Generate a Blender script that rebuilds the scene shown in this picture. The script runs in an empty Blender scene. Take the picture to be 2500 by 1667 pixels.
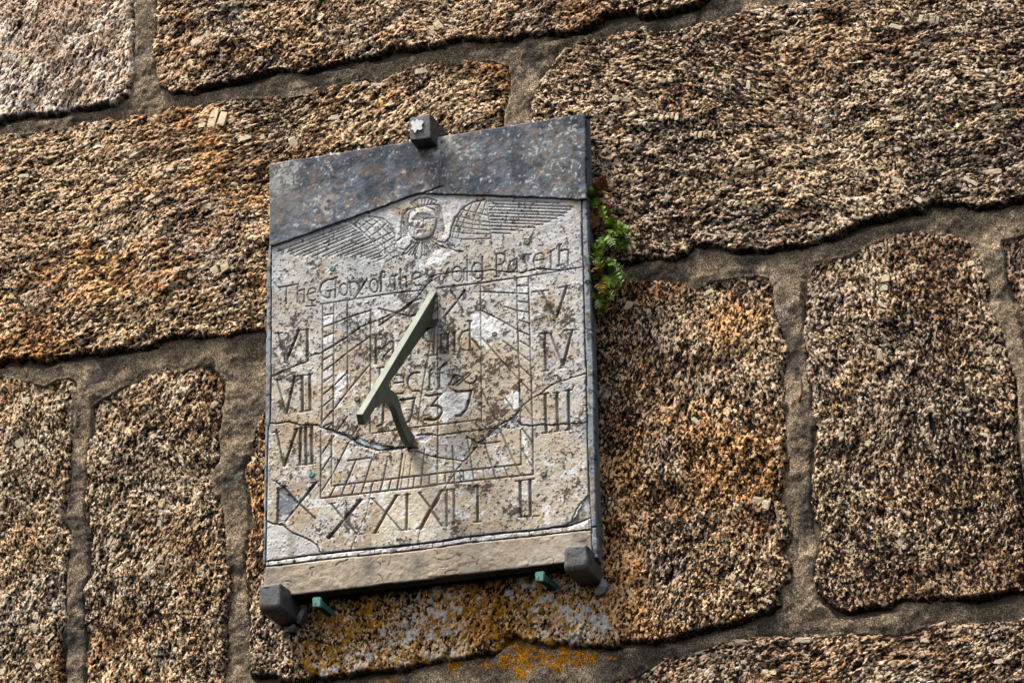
import bpy, math, random
import numpy as np
from mathutils import Vector, Matrix

random.seed(7)
S = bpy.context.scene
COL = S.collection

# ------------------------------------------------------------------ camera
Z0 = 3.2                                     # the sundial hangs 3.2 m above the ground
CP = np.array([2.03792708, -4.7898172, -1.59676132 + Z0])
CE = (1.9558785, 0.01339631, 0.32504761)
FPX = 7400.0                                 # focal length in pixels of the 2500 px wide photograph
cam = bpy.data.cameras.new('camera')
cam.sensor_width = 36.0
cam.lens = FPX * 36.0 / 2500.0
cam.clip_start = 0.1
cam.clip_end = 500
co = bpy.data.objects.new('camera', cam)
COL.objects.link(co)
co.location = CP
co.rotation_euler = CE
S.camera = co

# ------------------------------------------------------------------ sky and sun (bright overcast)
SUN_EL, SUN_AZ = math.radians(66), math.radians(236)
w = bpy.data.worlds.new('World')
S.world = w
w.use_nodes = True
nt = w.node_tree
sky = nt.nodes.new('ShaderNodeTexSky')
sky.sky_type = 'NISHITA'
sky.sun_disc = False
sky.sun_elevation = SUN_EL
sky.sun_rotation = SUN_AZ
sky.dust_density = 4.0
sky.air_density = 0.8
hs = nt.nodes.new('ShaderNodeHueSaturation')          # thin cloud cover: the same sky, paler
hs.inputs['Saturation'].default_value = 0.35
nt.links.new(sky.outputs[0], hs.inputs['Color'])
nt.links.new(hs.outputs[0], nt.nodes['Background'].inputs[0])
nt.nodes['Background'].inputs[1].default_value = 0.10
sl = bpy.data.lights.new('sun', 'SUN')
sl.energy = 3.4
sl.angle = math.radians(20)
sl.color = (1.0, 0.94, 0.85)
so = bpy.data.objects.new('sun', sl)
COL.objects.link(so)
sd = Vector((math.sin(SUN_AZ) * math.cos(SUN_EL), math.cos(SUN_AZ) * math.cos(SUN_EL), math.sin(SUN_EL)))
so.rotation_euler = sd.to_track_quat('Z', 'Y').to_euler()
so.location = (0, -3, 9)
S.view_settings.view_transform = 'Standard'
S.view_settings.look = 'None'
S.view_settings.exposure = 1.1
S.view_settings.gamma = 1
S.cycles.max_bounces = 4
S.cycles.diffuse_bounces = 0

# ------------------------------------------------------------------ pixel of the photograph -> point on a plane
def _rot(e):
    cx, sx, cy, sy, cz, sz = math.cos(e[0]), math.sin(e[0]), math.cos(e[1]), math.sin(e[1]), math.cos(e[2]), math.sin(e[2])
    return (np.array([[cz, -sz, 0], [sz, cz, 0], [0, 0, 1]]) @ np.array([[cy, 0, sy], [0, 1, 0], [-sy, 0, cy]])
            @ np.array([[1, 0, 0], [0, cx, -sx], [0, sx, cx]]))
RM = _rot(CE)

def ray(px, py):
    return RM @ np.array([(px - 1250.0) / FPX, -(py - 833.5) / FPX, -1.0])

def at(px, py, y=0.0):
    d = ray(px, py)
    return CP + d * ((y - CP[1]) / d[1])

def at_plane(px, py, p0, n):
    d = ray(px, py)
    return CP + d * (np.dot(np.array(p0) - CP, n) / np.dot(d, n))

def xz(pts, y=0.0):
    return np.array([[*at(a, b, y)[[0, 2]]] for a, b in pts])

# ------------------------------------------------------------------ numpy noise
def _h(ix, iy, s):
    ix = ix.astype(np.int64); iy = iy.astype(np.int64)
    n = (ix * 374761393 + iy * 668265263 + s * 2147483647 + 1013904223) & 0xFFFFFFFF
    n = ((n ^ (n >> 13)) * 1274126177) & 0xFFFFFFFF
    n = n ^ (n >> 16)
    n = (n * 2246822519) & 0xFFFFFFFF
    n = n ^ (n >> 15)
    return (n & 0xFFFFFF).astype(np.float32) / 16777215.0

def noise(x, y, s=0):
    ix = np.floor(x); iy = np.floor(y)
    fx = (x - ix).astype(np.float32); fy = (y - iy).astype(np.float32)
    fx = fx * fx * (3 - 2 * fx); fy = fy * fy * (3 - 2 * fy)
    a = _h(ix, iy, s); b = _h(ix + 1, iy, s); c = _h(ix, iy + 1, s); d = _h(ix + 1, iy + 1, s)
    return (a + (b - a) * fx) * (1 - fy) + (c + (d - c) * fx) * fy      # 0..1

def fbm(x, y, s=0, o=4, g=.55):
    t = 0; a = 0.5; n = 0
    for k in range(o):
        t = t + a * noise(x * 2 ** k + 17.3 * k, y * 2 ** k - 9.1 * k, s + k); n += a; a *= g
    return t / n

def vor(x, y, s=0, jit=0.95):
    ix = np.floor(x); iy = np.floor(y)
    f1 = np.full(x.shape, 9.0, np.float32); f2 = f1.copy(); cid = np.zeros(x.shape, np.float32)
    for dx in (-1, 0, 1):
        for dy in (-1, 0, 1):
            jx = ix + dx; jy = iy + dy
            a = _h(jx, jy, s); b = _h(jx, jy, s + 91)
            d = (jx + 0.5 + jit * (a - 0.5) - x) ** 2 + (jy + 0.5 + jit * (b - 0.5) - y) ** 2
            d = d.astype(np.float32)
            c = d < f1
            f2 = np.where(c, f1, np.minimum(f2, d))
            cid = np.where(c, _h(jx, jy, s + 7), cid)
            f1 = np.where(c, d, f1)
    return np.sqrt(f1), np.sqrt(f2), cid

def sstep(a, b, x):
    t = np.clip((x - a) / (b - a), 0, 1)
    return t * t * (3 - 2 * t)

def inside(px, pz, poly):
    r = np.zeros(px.shape, bool)
    n = len(poly)
    for i in range(n):
        x1, z1 = poly[i]; x2, z2 = poly[(i + 1) % n]
        if z1 == z2: continue
        c = ((z1 > pz) != (z2 > pz)) & (px < (x2 - x1) * (pz - z1) / (z2 - z1) + x1)
        r ^= c
    return r

def pdist(px, pz, pts, closed=False):
    d = np.full(px.shape, 1e9, np.float32)
    n = len(pts)
    for i in range(n if closed else n - 1):
        x1, z1 = pts[i]; x2, z2 = pts[(i + 1) % n]
        vx, vz = x2 - x1, z2 - z1
        l = vx * vx + vz * vz + 1e-12
        t = np.clip(((px - x1) * vx + (pz - z1) * vz) / l, 0, 1)
        d = np.minimum(d, ((px - x1 - t * vx) ** 2 + (pz - z1 - t * vz) ** 2).astype(np.float32))
    return np.sqrt(d)

def sdist(px, pz, poly):                     # positive inside
    return np.where(inside(px, pz, poly), 1, -1) * pdist(px, pz, poly, True)

# ------------------------------------------------------------------ object helpers
def link(name, me, mat=None, parent=None, label=None, cat=None, group=None, kind=None):
    o = bpy.data.objects.new(name, me)
    COL.objects.link(o)
    if mat is not None and me is not None and not me.materials: me.materials.append(mat)
    if parent is not None: o.parent = parent
    if label: o['label'] = label
    if cat: o['category'] = cat
    if group: o['group'] = group
    if kind: o['kind'] = kind
    return o

def thing(name, loc, label, cat, group=None):
    o = bpy.data.objects.new(name, None)
    o.empty_display_size = 0.05
    COL.objects.link(o)
    o.location = loc
    o['label'] = label; o['category'] = cat
    if group: o['group'] = group
    return o

def quick_mesh(name, V, F, smooth=False):
    me = bpy.data.meshes.new(name)
    me.from_pydata([tuple(map(float, v)) for v in V], [], F)
    if smooth: me.polygons.foreach_set('use_smooth', [True] * len(me.polygons))
    me.update()
    return me

def grid_mesh(name, X, Y, Z, mask, attrs=None, uv=None, cellmask=None, jitter=0, skirt=0.0, smooth=True):
    """quads over a masked grid; attrs: dict name -> (kind, array)"""
    cm = mask[:-1, :-1] & mask[1:, :-1] & mask[:-1, 1:] & mask[1:, 1:]
    if cellmask is not None: cm &= cellmask
    use = np.zeros(mask.shape, bool)
    use[:-1, :-1] |= cm; use[1:, :-1] |= cm; use[:-1, 1:] |= cm; use[1:, 1:] |= cm
    idx = -np.ones(mask.shape, np.int64); n = int(use.sum()); idx[use] = np.arange(n)
    V = np.stack([X[use], Y[use], Z[use]], 1).astype(np.float32)
    F = np.stack([idx[:-1, :-1][cm], idx[:-1, 1:][cm], idx[1:, 1:][cm], idx[1:, :-1][cm]], 1)
    A = {k: (t, a[use]) for k, (t, a) in (attrs or {}).items()}
    if skirt:                                # close the rim with a band running back into the wall
        segs = []
        p = np.pad(cm, 1)
        c = p[1:-1, 1:-1]
        for sh, (a0, a1) in {(-1, 0): ((0, 0), (0, 1)), (1, 0): ((1, 1), (1, 0)), (0, -1): ((1, 0), (0, 0)), (0, 1): ((0, 1), (1, 1))}.items():
            nb = p[1 + sh[0]:p.shape[0] - 1 + sh[0], 1 + sh[1]:p.shape[1] - 1 + sh[1]]
            i, j = np.nonzero(c & ~nb)
            segs.append(np.stack([idx[i + a0[0], j + a0[1]], idx[i + a1[0], j + a1[1]]], 1))
        segs = np.concatenate(segs)
        rim = np.unique(segs)
        mp = {int(r): n + k for k, r in enumerate(rim)}
        B = V[rim].copy(); B[:, 1] += skirt
        V = np.concatenate([V, B])
        A = {k: (t, np.concatenate([a, a[rim]])) for k, (t, a) in A.items()}
        s2 = np.array([[b, a, mp[int(a)], mp[int(b)]] for a, b in segs])
        F = np.concatenate([F, s2])
    me = bpy.data.meshes.new(name)
    me.vertices.add(len(V)); me.vertices.foreach_set('co', V.ravel())
    me.loops.add(len(F) * 4); me.loops.foreach_set('vertex_index', F.ravel().astype(np.int32))
    me.polygons.add(len(F))
    me.polygons.foreach_set('loop_start', np.arange(0, len(F) * 4, 4, dtype=np.int32))
    me.polygons.foreach_set('loop_total', np.full(len(F), 4, np.int32))
    me.polygons.foreach_set('use_smooth', np.full(len(F), smooth))
    me.update(calc_edges=True)
    for k, (t, a) in A.items():
        if t == 'C':
            at_ = me.color_attributes.new(k, 'FLOAT_COLOR', 'POINT')
            c = np.ones((len(V), 4), np.float32); c[:, :3] = a
            at_.data.foreach_set('color', c.ravel())
        elif t == 'V':
            at_ = me.attributes.new(k, 'FLOAT_VECTOR', 'POINT')
            at_.data.foreach_set('vector', a.astype(np.float32).ravel())
        else:
            at_ = me.attributes.new(k, 'FLOAT', 'POINT')
            at_.data.foreach_set('value', a.astype(np.float32))
    return me

# ------------------------------------------------------------------ materials
def N(nt, typ, **kw):
    n = nt.nodes.new(typ)
    for k, v in kw.items():
        if k.startswith('i_'):
            key = k[2:]
            n.inputs[int(key) if key.isdigit() else key.replace('_', ' ')].default_value = v
        else:
            setattr(n, k, v)
    return n

def newmat(name, rough=0.8, spec=0.3):
    m = bpy.data.materials.new(name); m.use_nodes = True
    t = m.node_tree; b = t.nodes['Principled BSDF']
    b.inputs['Roughness'].default_value = rough
    b.inputs['Specular IOR Level'].default_value = spec
    return m, t, b

def ramp(t, stops, interp='LINEAR'):
    r = t.nodes.new('ShaderNodeValToRGB'); r.color_ramp.interpolation = interp
    e = r.color_ramp.elements
    while len(e) < len(stops): e.new(0.5)
    for k, (p, c) in enumerate(stops):
        e[k].position = p; e[k].color = (*c, 1)
    return r

def mathn(t, op, a, b=None, c=None, clamp=False):
    n = t.nodes.new('ShaderNodeMath'); n.operation = op; n.use_clamp = clamp
    for i, v in enumerate((a, b, c)):
        if v is None: continue
        if isinstance(v, (int, float)): n.inputs[i].default_value = v
        else: t.links.new(v, n.inputs[i])
    return n.outputs[0]

def mix(t, fac, a, b, mode='MIX'):
    n = t.nodes.new('ShaderNodeMix'); n.data_type = 'RGBA'; n.blend_type = mode
    if isinstance(fac, (int, float)): n.inputs[0].default_value = fac
    else: t.links.new(fac, n.inputs[0])
    for i, v in ((6, a), (7, b)):
        if isinstance(v, tuple): n.inputs[i].default_value = (*v, 1)
        else: t.links.new(v, n.inputs[i])
    return n.outputs[2]

def granite():
    m, t, b = newmat('granite', 0.8, 0.12); L = t.links.new
    g = N(t, 'ShaderNodeAttribute', attribute_name='gc').outputs['Vector']
    gh = N(t, 'ShaderNodeAttribute', attribute_name='gh').outputs['Fac']
    tint = N(t, 'ShaderNodeAttribute', attribute_name='Col').outputs['Color']
    nz = N(t, 'ShaderNodeTexNoise', i_Scale=260.0, i_Detail=2.0); L(g, nz.inputs['Vector'])
    wv = N(t, 'ShaderNodeMix', data_type='VECTOR'); wv.inputs[0].default_value = 0.0025
    L(g, wv.inputs[4]); L(nz.outputs['Color'], wv.inputs[5])
    wp = wv.outputs[1]
    v1 = N(t, 'ShaderNodeTexVoronoi', i_Scale=270.0, i_Randomness=1.0); L(wp, v1.inputs['Vector'])
    v2 = N(t, 'ShaderNodeTexVoronoi', i_Scale=620.0, i_Randomness=1.0); L(wp, v2.inputs['Vector'])
    s1 = N(t, 'ShaderNodeSeparateColor'); L(v1.outputs['Color'], s1.inputs[0])
    s2 = N(t, 'ShaderNodeSeparateColor'); L(v2.outputs['Color'], s2.inputs[0])
    a = mathn(t, 'MULTIPLY', gh, 0.34)
    a = mathn(t, 'MULTIPLY_ADD', s1.outputs[0], 0.44, a)
    a = mathn(t, 'MULTIPLY_ADD', s2.outputs[0], 0.22, a)
    r = ramp(t, [(0.0, (.005, .0045, .0045)), (.36, (.010, .008, .008)), (.43, (.045, .032, .023)), (.50, (.16, .11, .068)),
                 (.56, (.40, .30, .19)), (.65, (.68, .56, .40)), (.79, (.88, .83, .74))])
    L(a, r.inputs[0])
    col = mix(t, 1.0, r.outputs[0], tint, 'MULTIPLY')
    rust = mathn(t, 'MULTIPLY', s1.outputs[1], s1.outputs[2])
    rustf = mathn(t, 'MULTIPLY', mathn(t, 'SUBTRACT', rust, 0.42, clamp=True), 1.5, clamp=True)
    col = mix(t, rustf, col, mix(t, 1.0, col, (1.3, .62, .25), 'MULTIPLY'))
    lic = N(t, 'ShaderNodeAttribute', attribute_name='Lich').outputs['Color']
    la = N(t, 'ShaderNodeAttribute', attribute_name='lf').outputs['Fac']
    lf = mathn(t, 'MULTIPLY', la, mathn(t, 'MULTIPLY_ADD', s1.outputs[1], 0.9, 0.45), clamp=True)
    col = mix(t, lf, col, lic)
    L(col, b.inputs['Base Color'])
    h = mathn(t, 'MULTIPLY_ADD', s1.outputs[0], 0.9, mathn(t, 'MULTIPLY', v1.outputs['Distance'], -0.35))
    h = mathn(t, 'MULTIPLY_ADD', s2.outputs[0], 0.3, h)
    bp = N(t, 'ShaderNodeBump', i_Strength=0.9, i_Distance=0.0016); L(h, bp.inputs['Height'])
    L(bp.outputs[0], b.inputs['Normal'])
    return m

def mortar_mat():
    m, t, b = newmat('sandy_mortar', 0.9, 0.2); L = t.links.new
    tc = N(t, 'ShaderNodeTexCoord').outputs['Object']
    tint = N(t, 'ShaderNodeAttribute', attribute_name='Col').outputs['Color']
    v = N(t, 'ShaderNodeTexVoronoi', i_Scale=700.0); L(tc, v.inputs['Vector'])
    s = N(t, 'ShaderNodeSeparateColor'); L(v.outputs['Color'], s.inputs[0])
    n = N(t, 'ShaderNodeTexNoise', i_Scale=900.0, i_Detail=3.0); L(tc, n.inputs['Vector'])
    r = ramp(t, [(0, (.16, .15, .14)), (.35, (.6, .57, .53)), (.8, (1.25, 1.18, 1.05)), (1.0, (2.6, 2.5, 2.3))])
    L(s.outputs[0], r.inputs[0])
    c = mix(t, 1.0, tint, r.outputs[0], 'MULTIPLY')
    L(c, b.inputs['Base Color'])
    h = mathn(t, 'MULTIPLY_ADD', s.outputs[0], 0.6, n.outputs[0])
    bp = N(t, 'ShaderNodeBump', i_Strength=0.8, i_Distance=0.0012); L(h, bp.inputs['Height'])
    L(bp.outputs[0], b.inputs['Normal'])
    return m

def plate_mat(name='weathered_plate', rough=0.8):
    m, t, b = newmat(name, rough, 0.12); L = t.links.new
    tc = N(t, 'ShaderNodeTexCoord').outputs['Object']
    tint = N(t, 'ShaderNodeAttribute', attribute_name='Col').outputs['Color']
    n = N(t, 'ShaderNodeTexNoise', i_Scale=420.0, i_Detail=5.0, i_Roughness=.7); L(tc, n.inputs['Vector'])
    n2 = N(t, 'ShaderNodeTexNoise', i_Scale=90.0, i_Detail=4.0, i_Roughness=.65); L(tc, n2.inputs['Vector'])
    f = mathn(t, 'MULTIPLY_ADD', n.outputs[0], 0.9, 0.56)
    f2 = mathn(t, 'MULTIPLY_ADD', n2.outputs[0], 0.5, 0.75)
    f = mathn(t, 'MULTIPLY', f, f2)
    c = N(t, 'ShaderNodeVectorMath', operation='SCALE'); L(tint, c.inputs[0]); L(f, c.inputs['Scale'])
    L(c.outputs[0], b.inputs['Base Color'])
    h = mathn(t, 'MULTIPLY_ADD', n2.outputs[0], 1.5, n.outputs[0])
    bp = N(t, 'ShaderNodeBump', i_Strength=0.55, i_Distance=0.0012); L(h, bp.inputs['Height'])
    L(bp.outputs[0], b.inputs['Normal'])
    return m

def patchy(name, cols, scale, rough=0.65, spec=0.4, bump=0.0012, detail=6.0, fine=600.0, metallic=0.0, bstr=.6):
    m, t, b = newmat(name, rough, spec); L = t.links.new
    b.inputs['Metallic'].default_value = metallic
    tc = N(t, 'ShaderNodeTexCoord').outputs['Object']
    n = N(t, 'ShaderNodeTexNoise', i_Scale=scale, i_Detail=detail, i_Roughness=.68); L(tc, n.inputs['Vector'])
    k = len(cols)
    r = ramp(t, [(0.28 + 0.44 * i / max(1, k - 1), c) for i, c in enumerate(cols)])
    L(n.outputs[0], r.inputs[0])
    n2 = N(t, 'ShaderNodeTexNoise', i_Scale=fine, i_Detail=3.0); L(tc, n2.inputs['Vector'])
    f = mathn(t, 'MULTIPLY_ADD', n2.outputs[0], 0.7, 0.65)
    c = N(t, 'ShaderNodeVectorMath', operation='SCALE'); L(r.outputs[0], c.inputs[0]); L(f, c.inputs['Scale'])
    L(c.outputs[0], b.inputs['Base Color'])
    bp = N(t, 'ShaderNodeBump', i_Strength=bstr, i_Distance=bump)
    L(mathn(t, 'MULTIPLY_ADD', n2.outputs[0], .35, n.outputs[0]), bp.inputs['Height'])
    L(bp.outputs[0], b.inputs['Normal'])
    return m

M_GRAN = granite()
M_MORT = mortar_mat()
M_PLATE = plate_mat()
M_BLOCK = patchy('slate_block', [(.012, .014, .015), (.05, .054, .058), (.13, .135, .14), (.07, .055, .045), (.26, .26, .25)], 60, 0.6, 0.4, 0.0025)
M_BRONZE = patchy('painted_bronze', [(.035, .05, .035), (.085, .11, .075), (.12, .145, .10), (.15, .18, .125), (.11, .20, .16)], 30, 0.5, 0.4, 0.0005, fine=900)
M_COPPER = patchy('verdigris', [(.02, .05, .04), (.08, .24, .19), (.16, .38, .31), (.05, .06, .05), (.14, .36, .29)], 130, 0.75, 0.3)
M_BRASS = patchy('tarnished_brass', [(.05, .06, .03), (.14, .15, .06), (.10, .17, .11), (.24, .25, .12)], 300, 0.45, 0.5, 0.0004)
M_SHIM = patchy('slate_chip', [(.12, .12, .13), (.26, .27, .29), (.36, .33, .29), (.2, .2, .23)], 70, 0.7, 0.3)
M_FELD = patchy('feldspar', [(.10, .075, .05), (.42, .32, .20), (.58, .47, .32), (.68, .58, .42), (.30, .21, .12)], 3.5, 0.6, 0.3, 0.0012, fine=20)

def leafmat(name, c1, c2, c3):
    m, t, b = newmat(name, 0.5, 0.4); L = t.links.new
    tc = N(t, 'ShaderNodeTexCoord').outputs['Object']
    n = N(t, 'ShaderNodeTexNoise', i_Scale=90.0, i_Detail=3.0); L(tc, n.inputs['Vector'])
    r = ramp(t, [(.3, c1), (.5, c2), (.7, c3)]); L(n.outputs[0], r.inputs[0])
    L(r.outputs[0], b.inputs['Base Color'])
    b.inputs['Transmission Weight'].default_value = 0
    b.inputs['Subsurface Weight'].default_value = 0.0
    return m
M_GREEN = leafmat('fern_green', (.02, .055, .003), (.075, .16, .005), (.18, .28, .010))
M_LIME = leafmat('fern_lime', (.06, .13, .004), (.19, .30, .010), (.34, .40, .02))
M_BROWN = leafmat('fern_brown', (.03, .008, .004), (.12, .03, .01), (.24, .075, .018))
M_RUSTL = leafmat('fern_rust', (.30, .09, .02), (.38, .22, .03), (.25, .33, .03))

# ------------------------------------------------------------------ ground
gm = patchy('gravel_ground', [(.012, .018, .008), (.025, .032, .014), (.04, .038, .022)], 3, 0.95, 0.2, 0.02, fine=60)
g = link('ground', quick_mesh('ground', [(-80, -120, 0), (80, -120, 0), (80, .1, 0), (-80, .1, 0)], [(0, 1, 2, 3)]), gm, kind='structure')

# ------------------------------------------------------------------ the granite wall
wall = thing('granite_wall', (0.6, 0, 0), 'rough granite wall of large coursed blocks with sandy mortar joints, behind the sundial', 'wall')
WOFF = np.array([0.6, 0.0, 0.0])

P = dict(
A=[(-700, -700), (330, -700), (332, 25), (333, 83), (331, 124), (327, 178), (315, 232), (286, 255), (240, 265), (178, 278), (145, 286), (75, 290), (25, 300), (0, 309), (-150, 335), (-700, 425)],
B=[(392, -700), (1830, -700), (1790, -60), (1727, 0), (1699, 23), (1662, 28), (1624, 42), (1564, 44), (1489, 51), (1461, 70), (1400, 84), (1331, 99), (1297, 97), (1263, 105), (1212, 110), (1158, 114), (1117, 109), (1083, 119), (1042, 119), (991, 131), (950, 141), (896, 150), (879, 160), (804, 167), (743, 182), (668, 190), (600, 200), (547, 211), (497, 218), (468, 228), (431, 232), (392, 215), (383, 166), (388, 0)],
C=[(-700, 470), (-200, 375), (0, 334), (83, 321), (166, 305), (228, 296), (290, 298), (332, 282), (398, 276), (423, 261), (481, 265), (522, 261), (555, 245), (580, 236), (634, 235), (702, 226), (763, 218), (821, 207), (893, 187), (927, 201), (947, 180), (1008, 160), (1059, 160), (1103, 150), (1144, 139), (1178, 141), (1205, 143), (1243, 156), (1248, 204), (1243, 245), (1235, 272), (1228, 400), (1235, 600), (1220, 735), (1000, 770), (800, 795), (650, 815), (601, 820), (560, 828), (514, 830), (439, 824), (398, 840), (352, 853), (290, 861), (232, 869), (178, 874), (120, 890), (62, 886), (0, 890), (-200, 920), (-700, 1000)],
D=[(2030, -700), (3300, -700), (3300, 430), (2700, 470), (2500, 498), (2452, 510), (2382, 512), (2312, 507), (2279, 505), (2265, 528), (2233, 528), (2186, 538), (2130, 547), (2092, 561), (2045, 580), (2003, 603), (1952, 603), (1868, 613), (1812, 613), (1755, 606), (1699, 597), (1680, 622), (1643, 643), (1578, 641), (1531, 652), (1450, 672), (1330, 700), (1305, 640), (1290, 400), (1301, 293), (1294, 269), (1301, 238), (1318, 218), (1325, 190), (1340, 160), (1370, 125), (1400, 112), (1447, 94), (1540, 80), (1634, 75), (1699, 61), (1751, 47), (1798, 33), (1868, 28), (1938, 16), (1989, 2), (2020, -20)],
E=[(1340, 745), (1450, 705), (1508, 690), (1540, 686), (1596, 676), (1657, 688), (1699, 690), (1755, 676), (1788, 672), (1844, 667), (1877, 672), (1891, 700), (1889, 746), (1903, 784), (1919, 831), (1919, 877), (1910, 924), (1929, 971), (1929, 1018), (1919, 1100), (1929, 1118), (1917, 1190), (1900, 1220), (1929, 1254), (1934, 1297), (1921, 1348), (1938, 1386), (1942, 1416), (1917, 1441), (1912, 1479), (1883, 1501), (1832, 1513), (1776, 1526), (1713, 1547), (1649, 1564), (1600, 1570), (1540, 1569), (1493, 1582), (1408, 1575), (1302, 1575), (1263, 1558), (1238, 1571), (1208, 1597), (1174, 1609), (1110, 1620), (1025, 1626), (961, 1643), (898, 1654), (813, 1654), (728, 1665), (642, 1656), (617, 1643), (620, 1600), (615, 1541), (611, 1498), (611, 1425), (600, 1353), (611, 1281), (611, 1208), (600, 1154), (603, 1118), (609, 1056), (634, 1014), (690, 960), (800, 880), (1050, 810), (1250, 780)],
F=[(232, 985), (257, 965), (298, 944), (352, 919), (394, 903), (448, 898), (489, 882), (518, 882), (539, 907), (555, 932), (553, 973), (549, 1014), (539, 1056), (539, 1118), (524, 1136), (542, 1190), (550, 1252), (557, 1317), (557, 1371), (568, 1400), (564, 1462), (557, 1534), (557, 1588), (553, 1653), (556, 1740), (550, 2400), (190, 2400), (210, 1667), (213, 1606), (213, 1516), (210, 1443), (221, 1389), (224, 1317), (210, 1263), (210, 1201), (217, 1172), (215, 1118), (226, 1056)],
G=[(-700, 1045), (-200, 950), (0, 911), (41, 921), (79, 927), (116, 938), (145, 919), (178, 917), (197, 932), (199, 973), (187, 1006), (182, 1048), (174, 1100), (177, 1172), (166, 1227), (163, 1263), (177, 1288), (177, 1331), (166, 1371), (166, 1443), (170, 1516), (166, 1588), (166, 1667), (140, 2500), (-700, 2600)],
H=[(1966, 634), (2022, 630), (2078, 615), (2125, 592), (2167, 573), (2242, 564), (2312, 569), (2359, 587), (2391, 611), (2405, 653), (2420, 709), (2429, 760), (2448, 812), (2466, 877), (2485, 924), (2490, 1018), (2494, 1100), (2505, 1250), (2515, 1400), (2500, 1450), (2435, 1462), (2384, 1471), (2308, 1471), (2265, 1471), (2202, 1479), (2138, 1492), (2082, 1501), (2044, 1496), (2027, 1475), (1993, 1450), (1989, 1416), (1993, 1373), (1997, 1326), (1989, 1288), (1978, 1212), (1980, 1135), (1985, 1050), (1975, 1018), (1980, 948), (1971, 877), (1968, 812), (1957, 714)],
J=[(1500, 1672), (1525, 1654), (1564, 1637), (1606, 1615), (1670, 1598), (1734, 1581), (1798, 1560), (1861, 1556), (1925, 1556), (1959, 1545), (2031, 1543), (2117, 1539), (2202, 1543), (2265, 1522), (2350, 1522), (2414, 1518), (2500, 1505), (2750, 1470), (3300, 1440), (3300, 2500), (1500, 2500), (1480, 1850)],
K=[(2447, 578), (2500, 568), (2750, 540), (3300, 515), (3300, 1385), (2750, 1420), (2548, 1435), (2545, 1250), (2528, 1080), (2522, 920), (2495, 800), (2462, 690)],
L=[(600, 1735), (900, 1728), (1200, 1700), (1440, 1690), (1445, 1850), (1450, 2500), (585, 2500)],
)
PAL = dict(   # tint, base level, warm patches, grain angle, grain stretch
A=((1.15, 1.12, 1.12), .17, .15, 65, 1.3), B=((1.06, .95, .82), .02, .35, 15, 1.25), C=((1.12, .95, .74), .035, .8, 18, 1.35),
D=((.98, .91, .80), -.02, .12, -12, 1.25), E=((1.06, .91, .73), .0, .65, 80, 1.3), F=((1.02, .94, .81), .0, .25, 85, 1.25),
G=((1.04, .98, .83), .04, .3, 80, 1.25), H=((.96, .87, .76), -.035, .25, 95, 1.2), J=((.88, .80, .72), -.03, .2, 20, 1.4),
K=((.75, .68, .62), -.05, .1, 80, 1.2), L=((.9, .82, .7), 0, .3, 10, 1.4))
LABEL = dict(A='pale grey-white granite block in the top left corner', C='long orange-brown granite block left of the sundial',
             D='very large dark tan block right of the sundial', E='block under the sundial with orange lichen',
             F='narrow upright block left of the sundial', H='upright brown block at the right')
BOX = (-.74, 1.52, 2.85, 4.64)              # traced blocks are cut to this rectangle, plain blocks carry on outside it
def clip_poly(poly, ax, lim, keep_less):
    out = []
    for i in range(len(poly)):
        a, b = poly[i - 1], poly[i]
        ia = (a[ax] <= lim) if keep_less else (a[ax] >= lim); ib = (b[ax] <= lim) if keep_less else (b[ax] >= lim)
        if ia != ib: out.append(a + (b - a) * (lim - a[ax]) / (b[ax] - a[ax]))
        if ib: out.append(b)
    return np.array(out)
def clip_box(p):
    m = .012
    for ax, lim, less in ((0, BOX[0] + m, False), (0, BOX[1] - m, True), (1, BOX[2] + m, False), (1, BOX[3] - m, True)):
        p = clip_poly(p, ax, lim, less)
    return p
WX = {k: clip_box(xz(v)) for k, v in P.items()}
HFUN = {}

def gsum(X, Z, spots):
    t = 0
    for px, py, r, a in spots:
        c = at(px, py, -.02)
        t = t + a * np.exp(-((X - c[0]) ** 2 + (Z - c[2]) ** 2) / (2 * (r / 1250.) ** 2))
    return t

ORANGE = [(1170, 1480, 50, .5), (1370, 1470, 45, .5), (1270, 1595, 30, .9), (1370, 1590, 38, 1.0), (900, 1510, 45, .55), (800, 1560, 60, .6),
          (1050, 1560, 80, .45), (1200, 1530, 60, .5), (1225, 1615, 8, 1.1), (1100, 1625, 14, .8), (1175, 1625, 10, .9), (1270, 1618, 11, 1.3), (1267, 1645, 8, 1.0),
          (1440, 1600, 20, .7), (1490, 1595, 15, .6), (800, 1590, 40, .7), (840, 1525, 12, .8), (900, 1495, 14, .8), (935, 1640, 30, .7), (1475, 1412, 14, .6), (1160, 1470, 25, .7), (1300, 1480, 20, .7)]
WHITEL = [(1010, 1510, 30, .9), (1080, 1525, 45, .9), (1370, 1510, 40, .6), (1410, 1530, 35, .8), (1467, 1518, 13, 1.6), (880, 1620, 30, .9), (980, 1630, 25, .7),
          (830, 1500, 25, .6), (960, 1555, 20, .7), (1280, 1460, 40, .6), (795, 1645, 10, 1.2), ]
BRIGHT = [(60, 110, 160, .10), (70, 200, 60, .10), (1930, 330, 55, .13), (1900, 380, 60, .06), (2200, 330, 120, .05), (1480, 450, 90, .07), (1540, 250, 90, .05), (330, 1380, 60, .08), (50, 1370, 60, .09), (1740, 900, 70, .06), (1500, 1440, 60, .1), (1060, 1530, 120, .10), (820, 1590, 90, .06), (520, 290, 50, .06), (1770, 470, 90, -.06), (2330, 300, 90, -.05), (1740, 170, 120, -.06), (1060, 60, 90, .03), (420, 1600, 120, -.05), (480, 760, 26, -.25), (2400, 1300, 130, -.06), (1700, 1250, 130, -.05), (2040, 1440, 40, -.15), (90, 1150, 60, -.05), (130, 1010, 28, -.12), (1560, 1620, 80, -.05)]

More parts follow.
